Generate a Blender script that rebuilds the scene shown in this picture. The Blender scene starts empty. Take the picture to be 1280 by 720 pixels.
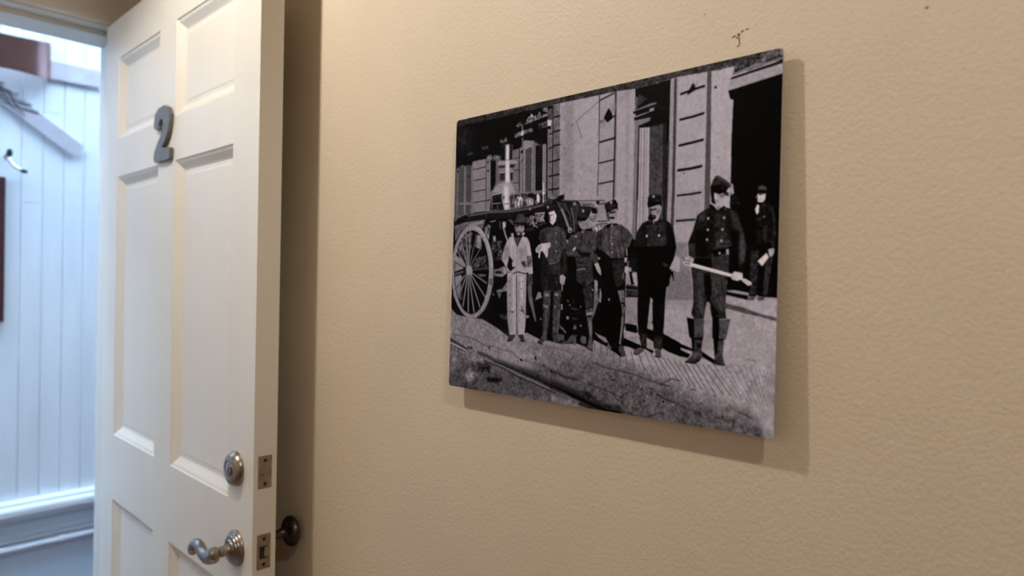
import bpy, bmesh, math
import numpy as np
from mathutils import Matrix, Vector

# ---------------------------------------------------------------- camera, light, exposure
scene = bpy.context.scene
col = scene.collection
EYE = 1.361                                    # camera height above the floor
CAM_RIGHT = (0.6824754, -0.7306269, 0.0202870)
CAM_UP = (-0.0069713, 0.0212478, 0.9997499)
CAM_FWD = (0.7308753, 0.6824462, -0.0094077)
cam_data = bpy.data.cameras.new('camera')
cam_data.sensor_width = 36.0
cam_data.lens = 36.0 * 859.16 / 1280.0
cam_data.clip_start = 0.02
cam_data.dof.use_dof = True
cam_data.dof.focus_distance = 0.92
cam_data.dof.aperture_fstop = 3.6
cam = bpy.data.objects.new('camera', cam_data)
col.objects.link(cam)
m = Matrix.Identity(4)
for i in range(3):
    m[i][0] = CAM_RIGHT[i]; m[i][1] = CAM_UP[i]; m[i][2] = -CAM_FWD[i]
m[2][3] = EYE
cam.matrix_world = m
scene.camera = cam

scene.view_settings.view_transform = 'Standard'
scene.view_settings.look = 'None'
scene.view_settings.gamma = 1.0
scene.view_settings.use_curve_mapping = False
scene.view_settings.exposure = 0.0

world = bpy.data.worlds.new('sky'); scene.world = world
world.use_nodes = True
bg = world.node_tree.nodes['Background']
bg.inputs['Color'].default_value = (0.56, 0.76, 1.0, 1)
bg.inputs['Strength'].default_value = 13

def downlight(name, x, y, watts):
    l = bpy.data.lights.new(name, 'SPOT')
    l.energy = watts; l.color = (1.0, 0.92, 0.82)
    l.spot_size = math.radians(150); l.spot_blend = 0.35
    l.shadow_soft_size = 0.03
    o = bpy.data.objects.new(name, l); col.objects.link(o)
    o.location = (x, y, 2.36)
    return o
downlight('downlight_by_door', 0.0, 1.22, 36.5)
downlight('downlight_in_hall', 0.0, -0.44, 24.5)

# ---------------------------------------------------------------- materials
def material(name, color, rough=0.6, metal=0.0, spec=0.5, vary=0.0, vscale=6.0, bump=0.0, bscale=200.0, bdist=0.001, coords='Object', stretch=None, detail=3.0):
    mt = bpy.data.materials.new(name); mt.use_nodes = True
    nt = mt.node_tree; b = nt.nodes['Principled BSDF']
    b.inputs['Base Color'].default_value = (*color, 1)
    b.inputs['Roughness'].default_value = rough
    b.inputs['Metallic'].default_value = metal
    b.inputs['Specular IOR Level'].default_value = spec
    tc = nt.nodes.new('ShaderNodeTexCoord')
    src = tc.outputs[coords]
    if stretch:
        mp = nt.nodes.new('ShaderNodeMapping'); mp.inputs['Scale'].default_value = stretch
        nt.links.new(src, mp.inputs['Vector']); src = mp.outputs['Vector']
    if vary:
        n = nt.nodes.new('ShaderNodeTexNoise'); n.inputs['Scale'].default_value = vscale; n.inputs['Detail'].default_value = 4
        nt.links.new(src, n.inputs['Vector'])
        r = nt.nodes.new('ShaderNodeValToRGB')
        lo = [c * (1 - vary) for c in color]; hi = [min(1, c * (1 + vary)) for c in color]
        r.color_ramp.elements[0].position = 0.3; r.color_ramp.elements[1].position = 0.7
        r.color_ramp.elements[0].color = (*lo, 1); r.color_ramp.elements[1].color = (*hi, 1)
        nt.links.new(n.outputs['Fac'], r.inputs['Fac']); nt.links.new(r.outputs['Color'], b.inputs['Base Color'])
    if bump:
        n = nt.nodes.new('ShaderNodeTexNoise'); n.inputs['Scale'].default_value = bscale; n.inputs['Detail'].default_value = detail
        nt.links.new(src, n.inputs['Vector'])
        bp = nt.nodes.new('ShaderNodeBump'); bp.inputs['Strength'].default_value = bump; bp.inputs['Distance'].default_value = bdist
        nt.links.new(n.outputs['Fac'], bp.inputs['Height']); nt.links.new(bp.outputs['Normal'], b.inputs['Normal'])
    return mt

M = {}
M['wall'] = material('cream_wall_paint', (0.69, 0.59, 0.462), 0.55, vary=0.03, vscale=5, bump=0.38, bscale=235, bdist=0.0020, spec=0.35, detail=3.0)
M['wall_plain'] = material('cream_wall_paint_plain', (0.69, 0.59, 0.462), 0.6, vary=0.03)
M['ceiling'] = material('ceiling_paint', (0.78, 0.75, 0.70), 0.8, vary=0.02)
M['floor'] = material('floor_boards', (0.20, 0.11, 0.06), 0.4, vary=0.3, vscale=3, stretch=(8, 1, 1))
M['door'] = material('door_paint', (0.80, 0.78, 0.72), 0.42, vary=0.02, vscale=3, bump=0.12, bscale=60, bdist=0.001, stretch=(3, 3, 1))
M['casing'] = material('tan_casing_paint', (0.76, 0.72, 0.64), 0.6, vary=0.05)
M['jamb'] = material('jamb_paint', (0.72, 0.70, 0.64), 0.45, vary=0.03)
M['white'] = material('white_board_paint', (0.77, 0.83, 0.89), 0.5, vary=0.04, vscale=2.5, bump=0.15, bscale=40, stretch=(6, 6, 1))
M['white_dull'] = material('white_wainscot_paint', (0.60, 0.73, 0.88), 0.5, vary=0.06, vscale=4, bump=0.1, bscale=40)
M['white_rail'] = material('white_rail_paint', (0.76, 0.83, 0.9), 0.4, vary=0.03)
M['pewter'] = material('aged_pewter', (0.33, 0.29, 0.26), 0.30, 1.0, vary=0.2, vscale=60, bump=0.05, bscale=300)
M['bronze'] = material('dark_bronze', (0.10, 0.08, 0.07), 0.28, 1.0, vary=0.2, vscale=60)
M['plate'] = material('worn_brass_plate', (0.34, 0.29, 0.22), 0.42, 0.85, vary=0.25, vscale=80)
M['slot'] = material('dark_recess', (0.02, 0.018, 0.015), 0.7)
M['number'] = material('brushed_steel_number', (0.17, 0.165, 0.16), 0.5, 0.35, vary=0.12, vscale=90)
M['panel_edge'] = material('polished_panel_edge', (0.62, 0.56, 0.52), 0.3, 0.6, vary=0.03)
M['block'] = material('black_mount_block', (0.05, 0.05, 0.05), 0.7, vary=0.1)
M['copper'] = material('tarnished_copper', (0.30, 0.165, 0.145), 0.22, 1.0, vary=0.25, vscale=9)
M['steel'] = material('pale_steel_strip', (0.62, 0.61, 0.68), 0.35, 0.25, vary=0.1, vscale=12)
M['wire'] = material('grey_wire', (0.22, 0.22, 0.25), 0.5, 0.6, vary=0.1)
M['chrome'] = material('chrome_hook', (0.75, 0.78, 0.8), 0.2, 0.9, vary=0.05)
M['black'] = material('black_rubber', (0.012, 0.016, 0.018), 0.5, vary=0.1)
M['frame'] = material('dark_mahogany', (0.07, 0.025, 0.025), 0.35, vary=0.3, vscale=20, stretch=(1, 1, 6))
M['paper'] = material('framed_paper', (0.6, 0.58, 0.52), 0.7, vary=0.1)
M['deck'] = material('dark_floor_outside', (0.10, 0.08, 0.08), 0.5, vary=0.2, stretch=(1, 8, 1))
M['pipe'] = material('painted_conduit', (0.66, 0.70, 0.76), 0.4, vary=0.05)
M['dark_blocker'] = material('dark_brown_blocker', (0.10, 0.08, 0.07), 0.7, vary=0.2, vscale=4)  # for the unseen added layer outside, dark to cut bounced daylight
M['scuff'] = material('bare_plaster_scuff', (0.20, 0.13, 0.075), 0.9, vary=0.3, vscale=300)

# ---------------------------------------------------------------- mesh helpers
def link(name, bm, mat, parent=None, smooth=False, loc=None):
    bmesh.ops.recalc_face_normals(bm, faces=bm.faces)
    me = bpy.data.meshes.new(name); bm.to_mesh(me); bm.free()
    me.materials.append(mat)
    if smooth:
        me.polygons.foreach_set('use_smooth', [True] * len(me.polygons))
        me.set_sharp_from_angle(angle=math.radians(40))
    o = bpy.data.objects.new(name, me); col.objects.link(o)
    if parent: o.parent = parent
    if loc: o.location = loc
    return o

def box(bm, x0, x1, y0, y1, z0, z1, bev=0.0):
    vs = [bm.verts.new((x, y, z)) for x in (x0, x1) for y in (y0, y1) for z in (z0, z1)]
    fs = [bm.faces.new([vs[i] for i in q]) for q in ((0, 1, 3, 2), (4, 6, 7, 5), (0, 4, 5, 1), (2, 3, 7, 6), (0, 2, 6, 4), (1, 5, 7, 3))]
    if bev:
        es = list({e for f in fs for e in f.edges})
        bmesh.ops.bevel(bm, geom=es, offset=bev, segments=2, affect='EDGES', profile=0.6)

def box_obj(name, dims, mat, parent=None, bev=0.0, kind=None):
    bm = bmesh.new(); box(bm, *dims, bev=bev)
    o = link(name, bm, mat, parent)
    if kind: o['kind'] = kind
    return o

def lathe(bm, profile, origin, axis, seg=32):
    """profile: (radius, height along axis)."""
    ax = Vector(axis).normalized()
    t = Vector((0, 0, 1)) if abs(ax.z) < 0.9 else Vector((1, 0, 0))
    e1 = ax.cross(t).normalized(); e2 = ax.cross(e1)
    og = Vector(origin); rings = []
    for r, h in profile:
        if r < 1e-6:
            rings.append([bm.verts.new(og + ax * h)])
        else:
            rings.append([bm.verts.new(og + ax * h + (e1 * math.cos(a) + e2 * math.sin(a)) * r) for a in [2 * math.pi * k / seg for k in range(seg)]])
    for A, B in zip(rings[:-1], rings[1:]):
        for k in range(seg):
            k2 = (k + 1) % seg
            if len(A) == 1 and len(B) == 1: continue
            if len(A) == 1: bm.faces.new((A[0], B[k], B[k2]))
            elif len(B) == 1: bm.faces.new((A[k], A[k2], B[0]))
            else: bm.faces.new((A[k], A[k2], B[k2], B[k]))
    for R in (rings[0], rings[-1]):
        if len(R) > 1: bm.faces.new(R)

def sweep(bm, pts, radii, side, seg=12):
    """tube of elliptical section along pts; radii (across path in the plane of side, and the other way)."""
    P = [Vector(p) for p in pts]; rings = []; sd = Vector(side)
    for i, p in enumerate(P):
        d = (P[min(i + 1, len(P) - 1)] - P[max(i - 1, 0)]).normalized()
        e1 = (sd - d * sd.dot(d)).normalized(); e2 = d.cross(e1)
        r1, r2 = radii[i] if not isinstance(radii[i], (int, float)) else (radii[i], radii[i])
        rings.append([bm.verts.new(p + e1 * math.cos(a) * r1 + e2 * math.sin(a) * r2) for a in [2 * math.pi * k / seg for k in range(seg)]])
    for A, B in zip(rings[:-1], rings[1:]):
        for k in range(seg):
            k2 = (k + 1) % seg
            bm.faces.new((A[k], A[k2], B[k2], B[k]))
    bm.faces.new(rings[0]); bm.faces.new(rings[-1][::-1])

def spline(pts, n=6):
    P = [Vector(p) for p in pts]; out = []
    for i in range(len(P) - 1):
        p0, p1, p2, p3 = P[max(i - 1, 0)], P[i], P[i + 1], P[min(i + 2, len(P) - 1)]
        for k in range(n):
            t = k / n
            out.append(0.5 * ((2 * p1) + (p2 - p0) * t + (2 * p0 - 5 * p1 + 4 * p2 - p3) * t * t + (3 * p1 - p0 - 3 * p2 + p3) * t ** 3))
    out.append(P[-1]); return out

def prism(bm, outline, y0, y1, bev=0.0):
    """outline in (x, z), extruded along y."""
    a = [bm.verts.new((x, y0, z)) for x, z in outline]; b = [bm.verts.new((x, y1, z)) for x, z in outline]
    fa = bm.faces.new(a); fb = bm.faces.new(b[::-1])
    n = len(a)
    for k in range(n): bm.faces.new((a[k], a[(k + 1) % n], b[(k + 1) % n], b[k]))
    if bev:
        bmesh.ops.bevel(bm, geom=list(fb.edges), offset=bev, segments=2, affect='EDGES')

def thing(name, label, cat, loc=(0, 0, 0), rot=0.0, group=None, kind=None):
    o = bpy.data.objects.new(name, None); col.objects.link(o)
    o.location = loc; o.rotation_euler = (0, 0, rot); o.empty_display_size = 0.1
    if label: o['label'] = label
    if cat: o['category'] = cat
    if group: o['group'] = group
    if kind: o['kind'] = kind
    return o

def tag(o, label, cat, group=None):
    o['label'] = label; o['category'] = cat
    if group: o['group'] = group
    return o

# ---------------------------------------------------------------- the hall
WX = 0.709                 # face of the right wall
FY = 2.100                 # hall face of the end wall
FT = 0.165                 # its thickness
BY = 3.44                  # face of the boarded wall across the outer passage
HEAD = 2.033               # door head
JR, JL = 0.655, -0.265     # faces of the right and left jambs
CEIL = 2.42
wall_right = box_obj('wall_right', (WX, WX + 0.12, -2.6, FY + FT, 0, CEIL), M['wall'], kind='structure')
box_obj('wall_left', (-0.82, -0.70, -2.6, FY + FT, 0, CEIL), M['wall_plain'], kind='structure')
box_obj('wall_back', (-0.70, WX, -2.6, -2.5, 0, CEIL), M['wall_plain'], kind='structure')
box_obj('floor', (-0.82, WX + 0.12, -2.6, FY + FT, -0.1, 0), M['floor'], kind='structure')
box_obj('ceiling', (-0.82, WX + 0.12, -2.6, FY + FT, CEIL, CEIL + 0.15), M['ceiling'], kind='structure')
bm = bmesh.new()
box(bm, -0.70, WX, FY, FY + FT, HEAD + 0.02, CEIL)
box(bm, -0.70, JL - 0.02, FY, FY + FT, 0, HEAD + 0.02)
box(bm, JR + 0.02, WX, FY, FY + FT, 0, HEAD + 0.02)
o = link('wall_far', bm, M['wall_plain']); o['kind'] = 'structure'
# unseen dark layer on the outer face, added to steepen the daylight gradient
bm = bmesh.new()
box(bm, -1.6, 2.6, FY + FT + 0.002, FY + FT + 0.06, HEAD + 0.02, 3.4)
box(bm, -1.6, JL - 0.02, FY + FT + 0.002, FY + FT + 0.06, 0, HEAD + 0.02)
box(bm, JR + 0.02, 2.6, FY + FT + 0.002, FY + FT + 0.06, 0, HEAD + 0.02)
o = link('wall_blocker_near', bm, M['dark_blocker']); o['kind'] = 'structure'
box_obj('wall_blocker_left', (-1.72, -1.6, FY + FT + 0.002, BY + 0.14, 0, 3.4), M['white_dull'], kind='structure')  # unseen passage ends, added to keep low skylight off the boards
box_obj('wall_blocker_right', (2.6, 2.72, FY + FT + 0.002, BY + 0.14, 0, 3.4), M['white_dull'], kind='structure')
# casing, rabbeted head, stop and jambs of the doorway
box_obj('trim_1', (JL - 0.09, WX - 0.001, FY - 0.018, FY, HEAD + 0.004, HEAD + 0.13), M['casing'], kind='structure', bev=0.003)
box_obj('trim_2', (JL, JR, FY, FY + FT, HEAD, HEAD + 0.02), M['jamb'], kind='structure', bev=0.0015)
box_obj('trim_3', (JL + 0.0, JR, FY + 0.048, FY + FT, HEAD - 0.014, HEAD - 0.0005), M['jamb'], kind='structure', bev=0.002)
box_obj('trim_4', (JR, JR + 0.02, FY, FY + FT, 0, HEAD), M['jamb'], kind='structure', bev=0.0015)
box_obj('trim_5', (JL - 0.02, JL, FY, FY + FT, 0, HEAD), M['jamb'], kind='structure', bev=0.0015)
box_obj('trim_6', (JR - 0.012, JR - 0.0005, FY + 0.048, FY + FT, 0, HEAD - 0.015), M['jamb'], kind='structure', bev=0.002)
box_obj('trim_7', (JL - 0.09, JL - 0.004, FY - 0.018, FY, 0, HEAD + 0.003), M['casing'], kind='structure', bev=0.003)
box_obj('baseboard_right', (WX - 0.014, WX, -2.5, FY, 0, 0.11), M['door'], kind='structure', bev=0.004)

# old nail holes and scuffs in the paint of the right wall
def mark(name, y, z, parts):
    t = bmesh.new()
    for dy, dz, ly, lz, ang in parts:
        ca, sa = math.cos(ang), math.sin(ang); n = 10
        vs = [t.verts.new((WX - 0.0006, y + dy + ca * ly * math.cos(a) * (1 + .25 * math.sin(3 * a)) - sa * lz * math.sin(a), z + dz + sa * ly * math.cos(a) + ca * lz * math.sin(a) * (1 + .2 * math.cos(5 * a)))) for a in [2 * math.pi * k / n for k in range(n)]]
        ws = [t.verts.new((WX - 0.0001, v.co.y, v.co.z)) for v in vs]
        t.faces.new(vs)
        for k in range(n): t.faces.new((vs[k], ws[k], ws[(k + 1) % n], vs[(k + 1) % n]))
    return link(name, t, M['scuff'], wall_right)
mark('nail_scuff', 0.3335, EYE + 0.2704, [(0.0005, 0.0015, .0015, .0016, 0), (-0.0035, 0.0043, .0017, .0007, -.5), (0.0058, 0.0008, .0024, .0006, -.3), (0.0024, -0.0014, .0011, .0009, 0), (-0.0004, -0.0055, .0005, .0042, -.1), (0.0010, -0.0105, .0014, .0005, -.7), (-0.0090, 0.0052, .0016, .0005, .2)])
mark('nail_hole', 0.1559, EYE + 0.2552, [(0, 0, .0011, .0008, .6), (-0.0012, 0.0006, .0006, .0004, .4)])
mark('nail_hole', 0.3747, EYE + 0.3040, [(0, 0, .0007, .0005, .3)])

# ---------------------------------------------------------------- the open door
DY, DT, DWID = 1.18096, 0.0442, 0.914
door = thing('door_1', 'white six-panel door standing open against the cream wall', None, (0.59093, DY, 0), math.pi / 2 - 0.02067, kind='structure')
Z0, ZT = 0.012, 2.028
MS, MU = 0.107, 0.1013
PW = (DWID - 2 * MS - MU) / 2
rows = [(EYE + .3513, EYE + .5628), (EYE - .4229, EYE + .2527), (0.245, EYE - .5929)]
box_obj('stile', (0, MS, -DT, 0, Z0, ZT), M['door'], door)
box_obj('stile', (DWID - MS, DWID, -DT, 0, Z0, ZT), M['door'], door)
zs = [ZT, rows[0][1], rows[0][0], rows[1][1], rows[1][0], rows[2][1], rows[2][0], Z0]
for k in range(0, 8, 2):
    box_obj('rail', (MS, DWID - MS, -DT, 0, zs[k + 1], zs[k]), M['door'], door)
for z0, z1 in rows:
    box_obj('mullion', (MS + PW, MS + PW + MU, -DT, 0, z0, z1), M['door'], door)
STEP = ((0, 0), (0.0015, 0.0025), (0.007, 0.0045), (0.0185, 0.013), (0.0225, 0.0152), (0.030, 0.0152), (0.034, 0.0140))
for z0, z1 in rows:
    for x0 in (MS, MS + PW + MU):
        x1 = x0 + PW; bm = bmesh.new()
        for front in (True, False):
            prev = None
            for ins, dep in STEP:
                y = -dep if front else -DT + dep
                ring = [bm.verts.new(c) for c in ((x0 + ins, y, z0 + ins), (x1 - ins, y, z0 + ins), (x1 - ins, y, z1 - ins), (x0 + ins, y, z1 - ins))]
                if prev:
                    for k in range(4): bm.faces.new((prev[k], prev[(k + 1) % 4], ring[(k + 1) % 4], ring[k]))
                else:
                    if front: first = ring
                    else:
                        for k in range(4): bm.faces.new((first[k], first[(k + 1) % 4], ring[(k + 1) % 4], ring[k]))
                prev = ring
            bm.faces.new(prev)
        link('panel', bm, M['door'], door)
# three butt hinges on the hinge edge
for z in (0.25, 1.02, 1.80):
    bm = bmesh.new(); lathe(bm, [(0.0055, 0), (0.0055, 0.09)], (DWID + 0.003, -DT - 0.002, z - 0.045), (0, 0, 1), 12)
    box(bm, DWID + 0.0002, DWID + 0.002, -DT, -0.008, z - 0.045, z + 0.045)
    link('hinge', bm, M['plate'], door, True)

# house number, traced figure cut from thick plate and stood off the paint
TWO = [(0.5044, 0.3321), (0.5132, 0.3391), (0.5059, 0.3668), (0.484, 0.3782), (0.4497, 0.3801), (0.425, 0.3721), (0.4124, 0.3568), (0.4145, 0.3373), (0.4209, 0.3183), (0.4341, 0.3023), (0.452, 0.2901), (0.4643, 0.2855), (0.4394, 0.2834), (0.417, 0.282), (0.411, 0.2812), (0.4123, 0.2565), (0.4352, 0.2545), (0.5057, 0.2569), (0.5113, 0.2662), (0.5055, 0.2817), (0.4869, 0.2978), (0.4624, 0.315), (0.4526, 0.3317), (0.4514, 0.3472), (0.4609, 0.352), (0.4752, 0.3508), (0.4823, 0.3382), (0.4757, 0.3327), (0.483, 0.3269)]
bm = bmesh.new()
prism(bm, [(x, EYE + z) for x, z in TWO], 0.002, 0.010, bev=0.0012)
o = link('number_two', bm, M['number'], door); o['label'] = 'dark grey metal figure 2'

# deadbolt: domed collar, cylinder face and keyway
LX, LZ = 0.0645, EYE - 0.509
BX, BZ = 0.0700, EYE - 0.3612
bm = bmesh.new()
lathe(bm, [(0.0, 0), (0.0325, 0), (0.0325, 0.004), (0.031, 0.007), (0.0275, 0.0125), (0.0245, 0.0145), (0.018, 0.0155), (0.0175, 0.0140), (0.0, 0.0140)], (BX, 0, BZ), (0, 1, 0), 40)
db = link('deadbolt', bm, M['pewter'], door, True)
bm = bmesh.new(); lathe(bm, [(0.0, 0.0141), (0.0115, 0.0141), (0.0115, 0.0160), (0.0105, 0.0167), (0.0, 0.0167)], (BX, 0, BZ), (0, 1, 0), 28); link('lock_cylinder', bm, M['pewter'], db, True)
box_obj('keyway', (BX - 0.001, BX + 0.001, 0.0166, 0.0171, BZ - 0.005, BZ + 0.005), M['slot'], db)
# lever: ringed rose, collared neck and waved lever
bm = bmesh.new()
lathe(bm, [(0.0, 0), (0.0335, 0), (0.0335, 0.003), (0.032, 0.0055), (0.0295, 0.0065), (0.0285, 0.009), (0.0255, 0.0100), (0.0245, 0.0125), (0.0190, 0.0135), (0.0175, 0.016), (0.0125, 0.017), (0.0, 0.017)], (LX, 0, LZ), (0, 1, 0), 40)
rose = link('rose', bm, M['pewter'], door, True)
bm = bmesh.new()
lathe(bm, [(0.0, 0.016), (0.0115, 0.016), (0.0105, 0.020), (0.0095, 0.024), (0.0105, 0.027), (0.0105, 0.029), (0.009, 0.0305), (0.0088, 0.034), (0.0105, 0.036), (0.0115, 0.038), (0.0125, 0.043), (0.0105, 0.050), (0.005, 0.0525), (0, 0.053)], (LX, 0, LZ), (0, 1, 0), 24)
link('neck', bm, M['pewter'], rose, True)
bm = bmesh.new()
path = spline([(LX - 0.005, 0.043, LZ - 0.002), (LX + 0.010, 0.044, LZ - 0.009), (LX + 0.026, 0.045, LZ - 0.013), (LX + 0.043, 0.045, LZ - 0.010), (LX + 0.060, 0.044, LZ - 0.003), (LX + 0.077, 0.043, LZ - 0.002), (LX + 0.092, 0.042, LZ - 0.009), (LX + 0.101, 0.041, LZ - 0.018), (LX + 0.100, 0.041, LZ - 0.025), (LX + 0.094, 0.041, LZ - 0.026)], 4)
n = len(path)
rad = []
for k in range(n):
    u = k / (n - 1)
    rad.append((0.0105 * (1 - u) + 0.0085 * u if u < .9 else 0.0085 - (u - .9) * 0.04, 0.0095 * (1 - u) ** 0.7 + 0.0042))
sweep(bm, path, rad, (0, 1, 0), 14)
link('lever', bm, M['pewter'], rose, True)
# the bolt plates in the lock edge (x = 0 face)
def edge_plate(name, zc, h, kind):
    bm = bmesh.new(); box(bm, -0.0012, 0.0005, -0.0345, -0.0085, zc - h / 2, zc + h / 2, bev=0.0006)
    p = link(name, bm, M['plate'], door)
    for dz in (-h * 0.36, h * 0.36):
        bm = bmesh.new(); lathe(bm, [(0, 0), (0.0036, 0), (0.003, 0.0006), (0, 0.0006)], (-0.0012, -0.0215, zc + dz), (-1, 0, 0), 14); link('screw', bm, M['slot'], p)
    bm = bmesh.new()
    if kind == 'dead':
        lathe(bm, [(0, 0), (0.0085, 0), (0.0085, 0.0008), (0.0075, 0.0012), (0, 0.0012)], (-0.0012, -0.0215, zc), (-1, 0, 0), 24); link('bolt', bm, M['plate'], p, True)
    else:
        box(bm, -0.0016, -0.0011, -0.0290, -0.0130, zc - 0.0125, zc + 0.0105); link('bolt_opening', bm, M['slot'], p)
        bm = bmesh.new(); prism(bm, [(-0.0016, zc - 0.009), (-0.0016, zc + 0.009), (-0.0050, zc + 0.009), (-0.0035, zc - 0.009)], -0.0285, -0.0215); link('latch', bm, M['plate'], p)
edge_plate('deadbolt_plate', EYE - 0.357, 0.060, 'dead')
edge_plate('latch_plate', EYE - 0.503, 0.064, 'latch')
# round knob on the wall side
KX, KZ = 0.046, EYE - 0.497
bm = bmesh.new()
lathe(bm, [(0, 0), (0.031, 0), (0.031, 0.003), (0.026, 0.007), (0.013, 0.010), (0.0095, 0.016), (0.0085, 0.030), (0.010, 0.037), (0.014, 0.041), (0.0165, 0.043), (0.022, 0.0455), (0.0275, 0.0495), (0.0300, 0.0545), (0.0290, 0.0590), (0.0255, 0.0620), (0.022, 0.0630), (0.020, 0.0645), (0, 0.0650)], (KX, -DT, KZ), (0, -1, 0), 40)
link('door_knob', bm, M['bronze'], door, True)

# ---------------------------------------------------------------- the mounted photograph
PB, PWD, PHT, PZ, PT = 0.52403, 0.49061, 0.39687, EYE + 0.04320, -0.0077
GB, GT = 0.021, 0.0125                       # stand-off at the bottom and top edge
def print_pt(u, v, back=0.0):
    """u, v in 0..1 from the picture's top left corner; back = distance behind the face."""
    w0 = (0.5 - u) * PWD; v0 = (0.5 - v) * PHT
    c, s = math.cos(PT), math.sin(PT)
    return (WX - (GB + (GT - GB) * (1 - v)) + back, PB + c * w0 - s * v0, PZ + s * w0 + c * v0)
root_loc = print_pt(0.5, 1.0, 0.008)
pr = thing('mounted_photograph', 'frameless black and white print of firemen beside a horse-drawn steam engine', 'picture', root_loc)
def rel(p): return (p[0] - root_loc[0], p[1] - root_loc[1], p[2] - root_loc[2])
RC = 0.0032
outline = []
for cx, cy, a0 in ((RC, RC, math.pi), (PWD - RC, RC, 1.5 * math.pi), (PWD - RC, PHT - RC, 0), (RC, PHT - RC, 0.5 * math.pi)):
    for k in range(7):
        a = a0 + k / 6 * math.pi / 2
        outline.append(((cx + RC * math.cos(a)) / PWD, (cy + RC * math.sin(a)) / PHT))
bm = bmesh.new()
fa = [bm.verts.new(rel(print_pt(u, v, 0.0004))) for u, v in outline]; fb = [bm.verts.new(rel(print_pt(u, v, 0.0030))) for u, v in outline]
bm.faces.new(fa); bm.faces.new(fb[::-1])
for k in range(len(fa)): bm.faces.new((fa[k], fb[k], fb[(k + 1) % len(fa)], fa[(k + 1) % len(fa)]))
link('metal_panel', bm, M['panel_edge'], pr)
bm = bmesh.new()
q = [(0.3, 0.3), (0.7, 0.3), (0.7, 0.7), (0.3, 0.7)]
fa = [bm.verts.new(rel(print_pt(u, v, 0.0031))) for u, v in q]
fb = [bm.verts.new(rel((WX - 0.0002,) + print_pt(u, v)[1:])) for u, v in q]
bm.faces.new(fa); bm.faces.new(fb[::-1])
for k in range(4): bm.faces.new((fa[k], fb[k], fb[(k + 1) % 4], fa[(k + 1) % 4]))
link('hanging_block', bm, M['block'], pr)

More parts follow.
